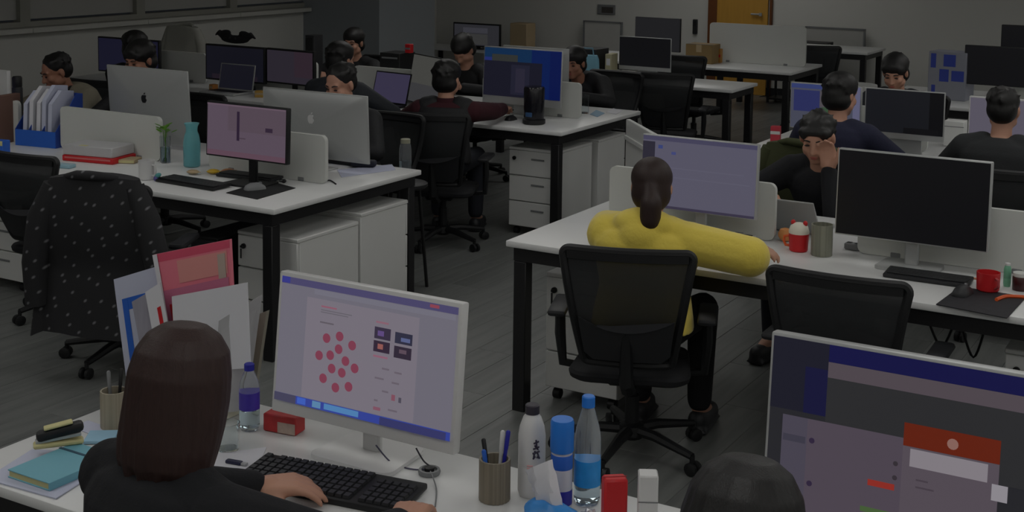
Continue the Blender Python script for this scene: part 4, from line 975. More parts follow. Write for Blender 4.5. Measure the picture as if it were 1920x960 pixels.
def pen_cup(label, c, r, h, m, pens):
    t = thing('pen_holder', label, 'pen holder', c)
    n = 40; prof = []
    mb = MB(); rings = []
    for rr, z in ((r, 0), (r, h), (r-0.004, h), (r-0.004, 0.006)):
        rings.append([((rr+(0.0012 if i % 2 and rr == r else 0))*math.cos(2*math.pi*i/n), (rr+(0.0012 if i % 2 and rr == r else 0))*math.sin(2*math.pi*i/n), z) for i in range(n)])
    mb.loft(rings); obj('cup', mb, m, t)
    for i, (nm, lab, ang, tilt, L_, m1, m2) in enumerate(pens):
        p = thing(nm, lab, 'pen', (c[0]+0.012*math.cos(ang), c[1]+0.012*math.sin(ang), c[2]+0.008)); p.rotation_euler = (R(tilt)*math.sin(-ang), R(tilt)*math.cos(ang), 0)
        obj('barrel', MB().lathe([(0.0015, 0), (0.0045, 0.012), (0.0045, L_-0.03)], 10), m1, p); obj('cap', MB().lathe([(0.0052, L_-0.045), (0.0055, L_-0.003), (0.003, L_)], 10), m2, p)
    return t
pen_cup('taupe ribbed pen holder in the foreground, right of the white monitor', zc(927, 935), 0.036, 0.098, RIBB,
        [('pen', 'white-barrelled pen standing in the taupe pen holder', 1.4, 6, 0.15, WPLAST, WPLAST), ('pen', 'dark blue pen standing tallest in the taupe pen holder', 0.6, 7, 0.158, NAVY, NAVY), ('marker', 'black marker leaning left in the taupe pen holder', 2.9, 12, 0.13, BLACKP, BLACKP), ('pen', 'bright blue-capped pen low in the taupe pen holder', 4.2, 9, 0.118, BLUE, BLUE)])
pen_cup('cream ribbed pen holder beside the foreground typist\'s head', zc(214, 800), 0.034, 0.10, RIBC, [('pen', 'black pen standing in the cream pen holder', 1.5, 6, 0.145, BLACKP, BLACKP), ('pen', 'grey pen standing in the cream pen holder', 2.8, 8, 0.138, GREYP, GREYP)])
# documents standing behind the typist
cb = on_z(300, 742, TOP); 
box_thing('document_tray', 'cream document box under the folders, behind the foreground typist', 'box', (-2.545, 2.66, TOP), 0, (0.26, 0.16, 0.15), mat('cream_card', rgb(190, 188, 170), 0.7))
def standing(label, corners, y, th, m, parts=None, name='document_folder', cat='folder'): return slab(name, label, cat, corners, y, th, m, parts)
standing('white folder with a blue border standing at the left of the document pile', [(213, 524), (296, 499), (330, 690), (236, 705)], 2.70, 0.004, PAPERB, [('border', (.13, .22, .95, .34), BLUE), ('border', (.13, .22, .25, 1), BLUE)])
standing('grey printed sheets leaning in front of the blue-bordered folder', [(247, 566), (292, 540), (330, 690), (272, 700)], 2.665, 0.004, mat('grey_print', rgb(150, 148, 160), 0.8, var=0.2, vscale=30, stretch=(3, 3, .3)), None, 'paper_sheet', 'paper')
standing('white sheet with a red stripe leaning in the document pile', [(272, 548), (300, 530), (330, 690), (300, 700)], 2.645, 0.003, PAPER, [('stripe', (.55, .25, .78, 1), RED)], 'paper_sheet', 'paper')
PINK = mat('pink_cover', rgb(222, 120, 138), 0.6, var=0.06); PINKD = mat('rose_cover', rgb(190, 110, 140), 0.6, var=0.06); PEACH = mat('peach_print', rgb(214, 144, 140), 0.6)
standing('pink booklet standing tallest in the document pile', [(287, 478), (430, 449), (440, 640), (322, 670)], 2.68, 0.010, PINK, [('band', (.0, .0, 1, .08), mat('deep_pink', rgb(206, 80, 106), 0.6)), ('print', (.30, .10, .96, .32), PEACH), ('print', (.06, .36, .97, .8), PINKD), ('sticker', (.84, .12, .94, .36), mat('sticker_grey', rgb(178, 160, 150), 0.7)), ('spine', (0, 0, .06, 1), PAPER), ('tag', (.12, .50, .24, .72), RED)], 'booklet', 'booklet')
standing('large white sheet leaning in front of the pink booklet', [(322, 556), (463, 530), (470, 690), (330, 700)], 2.64, 0.003, PAPER, None, 'paper_sheet', 'paper')
standing('curling white sheet at the right of the document pile, by the white monitor', [(410, 602), (492, 552), (462, 770), (400, 775)], [2.62, 2.70, 2.68, 2.60], 0.003, mat('grey_paper', rgb(176, 176, 178), 0.8), None, 'paper_sheet', 'paper')
standing('beige folder edge between the document pile and the white monitor', [(482, 590), (500, 583), (472, 770), (450, 775)], 2.735, 0.012, mat('beige_card', rgb(140, 136, 124), 0.7))
# bottles
def bottle(label, c, r, h, m, capm, label_m=None, lz=(0.3, 0.6), fill=0.0, cap_r=0.5, name='bottle', shoulder=0.62, marks=None, label_name='label'):
    t = thing(name, label, 'bottle', c)
    prof = [(r*.86, 0), (r, .012), (r, h*shoulder*.5), (r*.97, h*shoulder*.52), (r, h*shoulder*.54), (r, h*shoulder), (r*.9, h*(shoulder+.10)), (r*.66, h*(shoulder+.2)), (r*cap_r*.85, h*.90), (r*cap_r*.85, h*.955)]
    obj('body', MB().lathe(prof, 28), m, t)
    obj('cap', MB().lathe([(r*cap_r, h*.90), (r*cap_r, h*.99), (r*cap_r*.85, h)], 20), capm, t)
    if label_m: obj(label_name, MB().lathe([(r*1.0, h*lz[0]), (r*1.015, h*lz[0]), (r*1.015, h*lz[1]), (r, h*lz[1])], 28), label_m, t)
    if fill: obj('water', MB().lathe([(0.001, .006), (r*.9, .008), (r*.93, h*fill), (0.001, h*fill)], 24), WATER, t)
    for nm, mb, mm in marks or []: obj(nm, mb, mm, t)
    return t
INK = mat('ink', rgb(52, 46, 66), 0.6); PINKI = mat('pink_ink', rgb(214, 160, 160), 0.6)
def strokes(r, h):
    mb = MB()
    for (a0, z0, a1, z1, w_) in ((-60, .66, -38, .68, .0022), (-50, .70, -46, .60, .0022), (-62, .60, -36, .62, .0022), (-56, .64, -40, .59, .002), (-64, .55, -34, .57, .0024), (-54, .58, -60, .49, .0022), (-44, .56, -34, .49, .0022), (-62, .49, -52, .52, .002), (-46, .50, -38, .53, .002)):
        pts = []
        for k in range(5):
            a = R(a0+(a1-a0)*k/4.0+6); pts.append((r*1.005*math.cos(a), r*1.005*math.sin(a), h*(z0+(z1-z0)*k/4.0-.04)))
        mb.tube(pts, w_, 6)
    return mb
r_, h_ = 0.0325, 0.205
pk = MB()
for k in range(3): pk.tube([(r_*1.003*math.cos(R(a)), r_*1.003*math.sin(R(a)), h_*(.40-.03*k)) for a in (-80, -72, -64, -56)], 0.0018, 6)
WB = zc(996, 922); WBY = 2.70
def on_desk(pxx, y):      # a point on the foreground desk below picture column px at depth y
    lo, hi = 700.0, 1100.0
    for _ in range(40):
        m_ = (lo+hi)/2
        if on_z(pxx, m_, TOP).y > y: lo = m_
        else: hi = m_
    v = on_z(pxx, (lo+hi)/2, TOP); return (v.x, v.y, TOP)
def fit_h(c, pxx, pyy):   # height of a thing at c whose top shows at picture row py
    return at_y(pxx, pyy, c[1]).z-c[2]
c = on_desk(996, 2.66); h_ = fit_h(c, 996, 757)
bottle('white milky bottle with dark brush characters and a black cap', c, r_, h_, WPLAST, mat('dark_cap', rgb(52, 48, 58), 0.5), marks=[('brush_characters', strokes(r_, h_), INK), ('pink_print', pk, PINKI)], cap_r=0.52, shoulder=0.66)
c = on_desk(1100, 2.69); h_ = fit_h(c, 1100, 741)
bottle('clear water bottle with a blue cap and blue label', c, 0.031, h_, PET, BLUECAP, mat('sky_label', rgb(40, 140, 214), 0.4, var=0.3, vscale=30), (.18, .42), 0.40, 0.5, shoulder=0.60)
c = on_desk(1052, 2.64); h_ = fit_h(c, 1052, 785)
t = thing('spray_can', 'blue and white spray can with a wide blue lid', 'spray can', c)
lathe_obj('body', [(.024, 0), (.025, .004), (.025, h_*.60), (.021, h_*.66)], mat('can_white', rgb(196, 196, 206), 0.35, var=0.1), t); lathe_obj('band', [(.0252, h_*.45), (.0256, h_*.46), (.0256, h_*.60), (.0252, h_*.61)], BLUE, t); lathe_obj('base_band', [(.0252, h_*.04), (.0256, h_*.05), (.0256, h_*.2), (.0252, h_*.21)], NAVY, t)
lathe_obj('lid', [(.0265, h_*.64), (.0275, h_*.65), (.0275, h_*.97), (.025, h_), (.001, h_)], BLUECAP, t)
# tissue pack
c = on_desk(1040, 2.515)
t = thing('tissue_pack', 'blue soft tissue pack with a white tissue pulled out', 'tissue pack', c, R(-15)); t.scale = (1.2, 1.0, 1.0)
mb = MB(); rings = []
for j in range(9):
    f = j/8.0; x = -.07+.14*f; k_ = .35+.65*math.sin(math.pi*min(1, max(0, f)))**.5 if 0 < f < 1 else .3
    rings.append([(x, .04*k_*math.cos(2*math.pi*i/16)*(1+.1*math.sin(5*i)), .032*k_*math.sin(2*math.pi*i/16)*(1+.1*math.cos(3*i+j))+.034) for i in range(16)])
obj('wrapper', mb.loft(rings), mat('tissue_blue', rgb(60, 140, 214), 0.35, var=0.35, vscale=25), t)
obj('orange_print', MB().box((.062, -.016, .036), (.014, .03, .036), .008), ORANGE, t)
ti = MB(); rings = []
for j in range(7):
    f = j/6.0; rings.append([(-.02-.028*f+.035*(1-.3*f)*math.cos(2*math.pi*i/14), .006+.012*math.sin(2*math.pi*i/14)*(1+f)+.006*math.sin(4*i+j), .06+.075*f*(1+.25*math.cos(2*math.pi*i/14))) for i in range(14)])
obj('tissue', ti.loft(rings), PAPER, t)
c = on_desk(1105, 2.56)
mb = MB(); rnd = random.Random(4); bm = bmesh.new(); bmesh.ops.create_icosphere(bm, subdivisions=3, radius=1)
for v in bm.verts: v.co *= 1+rnd.uniform(-.18, .18)
bm.verts.index_update(); mb.add([(v.co.x*.022, v.co.y*.022, v.co.z*.024+.026) for v in bm.verts], [[v.index for v in f.verts] for f in bm.faces]); bm.free()
tag(obj('plastic_wrapper', mb, mat('foil', rgb(200, 200, 205), 0.25, metal=0.4), None, c, smooth=False), 'crumpled silvery wrapper beside the red box', 'wrapper')
c = on_desk(1150, 2.52); h_ = fit_h(c, 1150, 893)
box_thing('carton', 'red upright carton in the foreground', 'box', c, 38, (.052, .036, h_), RED, [('fold_line', 'top', (.0, .45, 1, .55), mat('dark_red', rgb(150, 24, 30), 0.5))], bev=.005)
c = on_desk(1212, 2.54); h_ = fit_h(c, 1212, 885)
box_thing('carton', 'white upright carton beside the red one', 'box', c, 28, (.042, .042, h_), WPLAST, [('flap_line', 'front', (0, .32, 1, .335), GREYP)])
# things left of the white monitor
c = on_desk(468, 2.62); h_ = fit_h(c, 466, 681)
bottle('clear bottle with a violet-blue cap and label between typist and white monitor', c, 0.027, h_, PET, NAVY, mat('violet_label', rgb(66, 50, 160), 0.4, var=0.3, vscale=30), (.32, .58), 0.3, 0.5)
c = on_desk(533, 2.66)
box_thing('snack_box', 'red and white snack box under the white monitor', 'box', c, 8, (.10, .05, .048), mat('snack_red', rgb(170, 44, 46), 0.5, var=0.4, vscale=30), [('print', 'front', (.45, .35, .98, .95), mat('snack_print', rgb(170, 150, 140), 0.5, var=0.4, vscale=40))])
c = on_z(428, 842, TOP)
t = thing('drinking_glass', 'small clear glass beside the violet-capped bottle', 'glass', (c.x, c.y, TOP)); lathe_obj('wall', [(.026, 0), (.03, .07), (.028, .07), (.0245, .004)], GLASS, t)
c = on_z(439, 870, TOP)
t = thing('memory_stick', 'dark blue memory stick left of the black keyboard', 'memory stick', (c.x, c.y, TOP), R(10)); obj('case', MB().box((0, 0, .005), (.045, .016, .010), .004, 2), mat('dark_navy', rgb(30, 32, 60), 0.4), t); obj('plug', MB().box((.029, 0, .005), (.014, .011, .005)), ALU, t)
flat('paper_sheet', 'white sheet under the memory stick', 'paper', [(395, 852), (500, 838), (470, 905), (385, 905)], TOP, 0.0008, PAPER)
c = on_z(805, 888, TOP)
t = thing('cable_hub', 'small clear round hub at the foot of the white monitor', 'hub', (c.x, c.y, TOP)); lathe_obj('rim', [(.026, 0), (.028, .006), (.026, .012), (.02, .012), (.018, .006)], GREYP, t); lathe_obj('core', [(.012, 0), (.012, .016), (.006, .018)], BLACKP, t)
hb = Vector((c.x, c.y, TOP+.012))
wire('thin grey cable from the white monitor\'s foot to the round hub', [on_z(705, 835, TOP+.06), on_z(735, 868, TOP+.004), on_z(775, 880, TOP+.003), hb], .002, mat('cable_grey', rgb(70, 68, 90), 0.5))
wire('short dark cable dropping behind the white monitor\'s corner', [on_z(780, 840, TOP+.05), on_z(795, 865, TOP+.02), hb+Vector((0.005, 0.01, 0))], .002, mat('cable_dark', rgb(48, 46, 56), 0.5))
wire('thin cable from the round hub toward the desk front', [hb, on_z(818, 915, TOP+.003), on_z(816, 950, TOP+.003)], .0018, GREYP)

# ------------------------------------------------------------------ island desk with the pink screen
def file_box(label, c, rz):
    t = thing('magazine_file', label, 'file box', c, R(rz)); w, d, h = 0.30, 0.24, 0.30
    bm_ = mat('file_blue', rgb(44, 74, 160), 0.45)
    for i, x in enumerate((-w/2, -w/6, w/6, w/2)):
        mb = MB(); mb.M = Matrix.Translation((x, 0, 0)) @ Matrix.Rotation(R(90), 4, 'Z'); mb.prism([(-d/2, 0), (d/2, 0), (d/2, h), (d*.25, h), (-d*.15, h*.62), (-d/2, h*.32)], -0.002, 0.002); obj('divider', mb, bm_, t, smooth=False)
    obj('back', MB().box((0, d/2, h/2), (w, 0.004, h)), bm_, t, smooth=False); obj('front_lip', MB().box((0, -d/2, h*.16), (w, 0.004, h*.32)), BLUE, t, smooth=False); obj('base', MB().box((0, 0, .002), (w, d, .004)), bm_, t, smooth=False)
    return t
c = zc(78, 272); file_box('blue three-bay file box crammed with white papers', (c[0], c[1]+.06, TOP), 8)
for i, (x, dz, lab, m_) in enumerate(((-.10, .30, 'white papers in the first bay of the blue file box', PAPERB), (-.055, .33, 'thick white paper sheaf in the first bay of the blue file box', PAPER), (.0, .315, 'white papers standing in the middle bay of the blue file box', PAPER), (.04, .34, 'lilac-white papers in the middle bay, against the divider', PAPERB), (.085, .31, 'grey-white papers in the last bay of the blue file box', PAPERB))):
    mb = MB(); mb.M = Matrix.Rotation(R(90), 4, 'Z'); mb.prism([(-.10, 0), (.105, 0), (.105, dz), (.0, dz+.012), (-.085, dz*.8)], -.014, .014)
    a_, b_ = rot2(x, .0, R(8)); tag(obj('paper_sheaf', mb, m_, None, (c[0]+a_, c[1]+.06+b_, TOP+.005), (0, 0, R(8)), smooth=False), lab, 'paper', 'papers in the blue file box')
c2 = zc(26, 268); box_thing('box_file', 'brown-spined file at the left of the blue file box', 'file', (c2[0]-.05, c2[1]-.0, TOP), 8, (.04, .18, .29), mat('brown_file', rgb(112, 84, 74), 0.6), [('spine_label', 'front', (.2, .1, .8, .9), mat('spine_rose', rgb(160, 120, 116), 0.6))])
c = zc(4, 292); box_thing('carton', 'small blue and yellow box at the left picture edge', 'box', (c[0], c[1], TOP), 5, (.07, .06, .09), BLUE, [('lid_band', 'front', (0, 0, 1, .3), YELLOWP)])
c = zc(172, 302)
box_thing('box_file', 'red folder box at the bottom of the stack on the island desk', 'folder', (c[0], c[1]+.055, TOP), 10, (.34, .21, .032), RED, [('page_edge', 'front', (.05, .2, .95, .5), mat('rose_edge', rgb(200, 110, 110), 0.6))])
box_thing('carton', 'flat white carton on top of the red folder box', 'box', (c[0]-.01, c[1]+.06, TOP+.0325), 10, (.33, .20, .055), mat('carton_grey', rgb(186, 186, 188), 0.6), [('cream_patch', 'top', (.30, .05, .45, .2), YELLOWP)])  # small cream patch on the carton's top
c = zc(222, 302); box_thing('book', 'tan book leaning out right of the red folder box', 'book', (c[0]+.04, c[1]+.0, TOP), 24, (.17, .11, .022), TAN, [('page_edge', 'front', (.02, .2, .98, .8), YELLOWP)])
c = zc(122, 314); box_thing('tissue_pack', 'pale blue flat packet before the red folder box', 'packet', c, 10, (.10, .06, .02), mat('pale_blue', rgb(150, 186, 200), 0.5), [('seam', 'top', (.0, .45, 1, .55), WPLAST)])
c = zc(275, 336)
t = thing('mug', 'white mug near the front of the island desk', 'mug', c); lathe_obj('cup', [(.036, 0), (.04, .004), (.042, .10), (.039, .10), (.036, .008)], WPLAST, t, 28); obj('handle', MB().tube([(.038, 0, .08), (.062, 0, .078), (.068, 0, .05), (.06, 0, .025), (.038, 0, .022)], .005, 8), WPLAST, t)
c = zc(293, 340); t = thing('toy_figure', 'tiny teal and violet ornament beside the white mug', 'ornament', c); obj('body', MB().ell((0, 0, .015), (.015, .014, .015)), mat('violet', rgb(90, 86, 150), 0.5), t); obj('wing', MB().ell((.012, 0, .032), (.024, .009, .012), rot=(0, R(-25), 0)), mat('sea_green', rgb(80, 150, 150), 0.5), t)
# glass with a green plant
c = zc(310, 305); t = thing('glass_vase', 'clear glass vase with a small green plant', 'vase', c); lathe_obj('glass', [(.026, 0), (.029, .004), (.030, .15), (.028, .15), (.026, .008)], GLASS, t); lathe_obj('water', [(.001, .009), (.025, .009), (.0265, .09), (.001, .09)], WATER, t)
t = thing('green_plant', 'small green plant growing from the clear glass vase', 'plant', (c[0], c[1], TOP+.01))
obj('stem', MB().tube([(0, 0, 0), (.004, 0, .09), (0, .004, .19)], .0025, 6).tube([(.002, 0, .10), (-.02, .004, .17)], .002, 6).tube([(.002, 0, .11), (.022, -.004, .18)], .002, 6), GREEN, t)
for k in range(11):
    a_ = k*2.4; rr = .012+.016*(k % 3); lf = MB(); lf.M = Matrix.Translation((rr*math.cos(a_), rr*math.sin(a_), .165+.012*(k % 4))) @ Matrix.Rotation(a_, 4, 'Z') @ Matrix.Rotation(R(-25), 4, 'Y')
    lf.ell((.012, 0, 0), (.021, .013, .003), 10, 6); obj('leaf', lf, GREEN, t)
# teal jug
c = zc(360, 312); h_ = at_y(360, 231, c[1]).z-TOP
t = thing('glass_jug', 'teal glass jug with a wide lip', 'jug', c); lathe_obj('glass', [(.040, 0), (.046, .006), (.047, h_*.55), (.040, h_*.72), (.031, h_*.82), (.033, h_*.92), (.042, h_), (.039, h_), (.030, h_*.92), (.028, h_*.82), (.037, h_*.71), (.043, h_*.55), (.042, .008)], TEALG, t, 30)
lathe_obj('water', [(.001, .009), (.041, .009), (.042, h_*.5), (.001, h_*.5)], mat('teal_water', rgb(110, 205, 220), 0.1, var=0, trans=0.4, ior=1.33), t)
for i, (x, y, m_, lab, sz) in enumerate(((362, 327, TAN, 'brown snack bag in front of the teal jug', .05), (400, 326, mat('snack_yellow', rgb(214, 176, 50), 0.4), 'yellow snack bag under the pink screen', .05), (428, 325, mat('snack_amber', rgb(176, 120, 80), 0.4), 'amber snack bag left of the monitor foot', .055))):
    c = zc(x, y); t = thing('snack_bag', lab, 'snack', c, R(20*i)); rings = []
    for j in range(7):
        f = j/6.0-.5; k_ = 1-abs(2*f)**3; rings.append([(sz*f*2*.7, .025*(.6+.4*k_)*math.cos(2*math.pi*i2/14), .014+.0125*k_*math.sin(2*math.pi*i2/14)) for i2 in range(14)])
    obj('bag', MB().loft(rings), m_, t); obj('seam', MB().box((sz*.74, 0, .014), (.008, .036, .002)), m_, t)
pA = zc(362, 346); keyboard('black keyboard left of the pink screen, near the desk front', (pA[0], pA[1], TOP), -3, .42, .13)
pA = zc(445, 335); keyboard('slim dark keyboard under the pink screen', (pA[0]+.04, pA[1]+.05, TOP), 4, .36, .11, False, DARKP)
MATP = mat('mat_black', rgb(30, 31, 33), 0.8)
flat('mouse_mat', 'black mouse mat in front of the pink screen', 'mouse mat', [(424, 361), (500, 338), (554, 352), (482, 373)], TOP, .003, MATP)
c = zc(478, 356); mouse('grey mouse on the black mat before the pink screen', (c[0], c[1], TOP+.0035), -30, GREYP)
c = zc(528, 340)
t = thing('earphones', 'black earphones lying beyond the mouse mat', 'earphones', c); obj('cord', MB().tube([(-.03, .02, .004), (0, .03, .004), (.03, .0, .004), (.0, -.02, .004), (.04, -.03, .004)], .0025, 6), BLACKP, t); obj('earbud', MB().ell((-.03, .02, .008), (.012, .009, .008)), BLACKP, t); obj('earbud', MB().ell((.04, -.03, .008), (.012, .009, .008)), BLACKP, t)
wire('thin black cable at the end of the partition', [on_z(592, 338, TOP+.004), on_z(604, 341, TOP+.003), on_z(618, 338, TOP+.004), on_z(630, 345, TOP+.003)], .0035)
flat('paper_sheet', 'lilac-white sheets beside the glare-logo computer', 'paper', [(632, 318), (735, 308), (742, 318), (640, 332)], TOP, .002, PAPERB)
c = zc(682, 313); t = thing('pen_case', 'small dark pouch on the sheets beside the glare-logo computer', 'pouch', (c[0], c[1], TOP+.0025), R(25)); obj('pouch', MB().box((0, 0, .018), (.14, .07, .036), .014, 2), mat('pouch_dark', rgb(36, 38, 52), 0.7), t); obj('zip', MB().box((0, 0, .0365), (.12, .006, .002)), GREYP, t)
pA = at_y(655, 302, 5.86); keyboard('black keyboard behind the glare-logo computer', (pA.x-.1, 5.92, TOP), 0, .36, .11)
# black computer case and coil under the desk
t = thing('computer_case', 'black computer case under the pink-screen desk, left of the keyed pedestal', 'computer', (-4.66, 5.15, 0)); obj('case', MB().box((0, 0, .26), (.18, .44, .50), .006), BLACKP, t); obj('front_panel', MB().box((0, -.224, .26), (.17, .012, .47), .004), DARKP, t); obj('button', MB().box((0, -.232, .44), (.02, .006, .02), .004), GREYP, t)
for sy in (-.15, .15): obj('foot', MB().box((0, sy, .006), (.15, .04, .012)), BLACKP, t)
c = at_y(760, 290, 6.2)
bottle('clear flask with a pale lid standing on the floor stand behind the pink-screen desk', (c.x, 6.2, .6205), .035, .25, PET, mat('pale_lid', rgb(150, 150, 130), 0.5), None, fill=.5, cap_r=.8, shoulder=.75, name='flask')
t = thing('stool', 'small black stool carrying the clear flask', 'stool', (c.x, 6.2, 0)); obj('seat', MB().lathe([(.12, .59), (.13, .60), (.13, .615), (.12, .62)], 24), BLACKP, t)
for k in range(4): a_ = R(45+90*k); obj('leg', MB().tube([(.08*math.cos(a_), .08*math.sin(a_), .59), (.13*math.cos(a_), .13*math.sin(a_), .0)], .01, 8), STEEL, t)

# ------------------------------------------------------------------ desk of the person in yellow
c = zc(1497, 470)
t = thing('lidded_cup', 'red cup with a white domed lid and two red knobs', 'cup', c); k_ = .9
lathe_obj('cup', [(.034, 0), (.038, .004), (.042, .075), (.040, .075), (.034, .01)], RED, t); lathe_obj('lid', [(.042, .075), (.043, .082), (.036, .105), (.018, .118), (.001, .12)], mat('lid_white', rgb(214, 210, 196), 0.5), t)
for sx in (-1, 1): obj('knob', MB().ell((sx*.026, 0, .118), (.010, .008, .012)), RED, t)
obj('handle', MB().tube([(-.04, 0, .06), (-.062, 0, .055), (-.064, 0, .035), (-.056, 0, .018), (-.037, 0, .018)], .006, 8), ORANGE, t)
c = zc(1540, 478); h_ = at_y(1540, 420, c[1]).z-TOP
t = thing('pen_holder', 'brushed metal cylinder beside the red lidded cup', 'pen holder', c); lathe_obj('cylinder', [(.042, 0), (.044, .003), (.044, h_), (.041, h_), (.041, .006)], rib_mat('striped_metal', rgb(70, 72, 66), rgb(168, 168, 150), 60), t, 30)
pk_ = zc(1472, 452); tag(obj('orange_fruit', MB().lathe([(.001, .0), (.018, .004), (.03, .02), (.031, .034), (.022, .052), (.006, .058), (.001, .056)], mat('orange_peel', rgb(220, 150, 90), 0.5, bump=.3) and 20), mat('orange_peel', rgb(220, 150, 90), 0.5, bump=.3), None, pk_), 'pale orange fruit left of the red lidded cup', 'fruit')
c = zc(1425, 436)
t = thing('power_adapter', 'white adapter block under the lavender screen', 'adapter', c, R(20)); obj('block', MB().box((0, 0, .02), (.10, .07, .04), .010, 2), WPLAST, t); obj('plug', MB().box((-.06, 0, .02), (.03, .03, .024), .004), GREYP, t)
pA = zc(1375, 440); wire('thin black cable under the lavender screen', [on_z(1360, 415, TOP+.05), on_z(1372, 432, TOP+.01), on_z(1388, 442, TOP+.004), on_z(1400, 438, TOP+.004)], .003)
keyboard('white keyboard before the person in yellow', (zc(1345, 440)[0], zc(1345, 446)[1], TOP), 0, .36, .11, False, WPLAST)
c = zc(1388, 438); box_thing('card_reader', 'small dark gadget under the lavender screen', 'gadget', (c[0], c[1]+.05, TOP), 10, (.06, .025, .02), BLACKP, [('slot', 'front', (.1, .4, .9, .6), GREYP)])
t = laptop('open laptop of the man in black, between the two partitions', at_y(1500, 420, 5.85).x, 5.76, 180, .32, .21, px(60, 60, 70), open_deg=128)
pA = zc(1740, 524); keyboard('dark keyboard before the large switched-off monitor', (pA[0], pA[1], TOP), 1, .32, .12, False, DARKP)
flat('mouse_mat', 'patterned black mouse mat under the red mug', 'mouse mat', [(1755, 570), (1800, 537), (1925, 556), (1888, 596)], TOP, .003, mat('mat_print', rgb(36, 35, 40), 0.8, var=.5, vscale=30))
c = zc(1805, 553); mouse('dark mouse on the patterned mat', (c[0], c[1], TOP+.0035), -10, DARKP)
c = zc(1852, 546); t = thing('mug', 'red mug at the right picture edge', 'mug', (c[0], c[1], TOP+.0035)); lathe_obj('cup', [(.036, 0), (.041, .005), (.043, .07), (.040, .07), (.036, .008)], RED, t, 28); obj('handle', MB().tube([(.03, -.026, .055), (.044, -.042, .052), (.046, -.044, .03), (.03, -.028, .016)], .005, 8), mat('red_handle', rgb(170, 70, 74), .5), t)
wire('orange-handled cord lying on the patterned mouse mat', [on_z(1868, 562, TOP+.008), on_z(1885, 556, TOP+.008), on_z(1905, 556, TOP+.008), on_z(1935, 558, TOP+.008)], .007, ORANGE)
c = zc(1885, 540); bottle('slim green bottle behind the red mug', (c[0], c[1]+.03, TOP), .014, .09, mat('mint', rgb(110, 170, 140), 0.4), WPLAST, None, cap_r=.7, shoulder=.7)
c = zc(1905, 545); t = thing('jar', 'dark jar at the right picture edge', 'jar', (c[0]+.01, c[1]+.02, TOP)); lathe_obj('glass', [(.026, 0), (.028, .004), (.028, .05), (.024, .055)], mat('dark_jar', rgb(60, 28, 30), .3), t); lathe_obj('lid', [(.026, .052), (.027, .066), (.001, .067)], PANEL, t)
c = zc(1815, 523); tag(obj('pencil', MB().tube([(-.06, 0, .004), (.06, .01, .004)], .004, 6), mat('pencil_wood', rgb(190, 130, 100), .5), None, c), 'pale brown pencil left of the red mug', 'pencil')
c = zc(1600, 468); t = thing('power_strip', 'small dark socket block left of the switched-off monitor foot', 'socket', c, R(-8)); obj('block', MB().box((0, 0, .014), (.07, .04, .028), .005), GREYP, t)
for k in (-1, 1): obj('socket', MB().box((k*.018, 0, .0285), (.02, .02, .002)), BLACKP, t)
c = zc(1660, 470); tag(obj('tablet', MB().box((0, .0, .075), (.11, .008, .15), .006, 2, rot=(R(-14), 0, 0)), WPLAST, None, (c[0], c[1]+.02, TOP), (0, 0, 0)), 'small white tablet leaning below the switched-off monitor', 'tablet')
# wires hanging under the desk
for k, (x0, x1) in enumerate(((1740, 1790), (1800, 1850))):
    wire(('loose black cable looping under the desk below the keyboard', 'loose black cable looping under the desk below the mouse mat')[k], [at_y(x0, 600, 5.3), at_y((x0+x1)/2, 650+20*k, 5.35), at_y(x1, 605, 5.3)], .005)

# ------------------------------------------------------------------ desk with the blue screen
c = zc(1001, 232)
t = thing('humidifier', 'black glossy tower humidifier beside the blue desktop picture', 'appliance', c); lathe_obj('base', [(.07, 0), (.078, .006), (.078, .03), (.07, .036)], BLACKP, t); lathe_obj('tank', [(.066, .036), (.07, .05), (.072, .24), (.066, .255), (.001, .258)], mat('smoked', rgb(26, 26, 32), .15), t); obj('display', MB().box((.0, -.0735, .07), (.05, .004, .03), .002), mat('display_blue', rgb(60, 90, 130), .3), t)
c = zc(958, 225); mouse('black mouse beside the humidifier', c, 0)
c = zc(930, 208); keyboard('pale keyboard under the blue desktop picture', (c[0], c[1], TOP), 0, .34, .11, False, WPLAST)
c = zc(930, 206); box_thing('snack_box', 'orange packet on the desk below the blue desktop picture', 'packet', (c[0], c[1]+.12, TOP), 8, (.15, .06, .045), mat('orange_wrap', rgb(190, 104, 50), .5, var=.25, vscale=30), [('seam', 'top', (0, .45, 1, .55), TAN)])
c = zc(1095, 212); t = thing('drinking_glass', 'clear glass by the partition end at the blue-screen desk', 'glass', c); lathe_obj('wall', [(.034, 0), (.038, .13), (.036, .13), (.032, .006)], GLASS, t)
flat('paper_sheet', 'pale blue leaflet at the aisle end of the blue-screen desk', 'paper', [(1106, 214), (1118, 206), (1134, 212), (1120, 219)], TOP, .002, mat('leaf_blue', rgb(140, 168, 190), .8))
flat('paper_sheet', 'white leaflet on the corner of the blue-screen desk', 'paper', [(1136, 210), (1150, 203), (1168, 207), (1155, 214)], TOP, .002, PAPER)
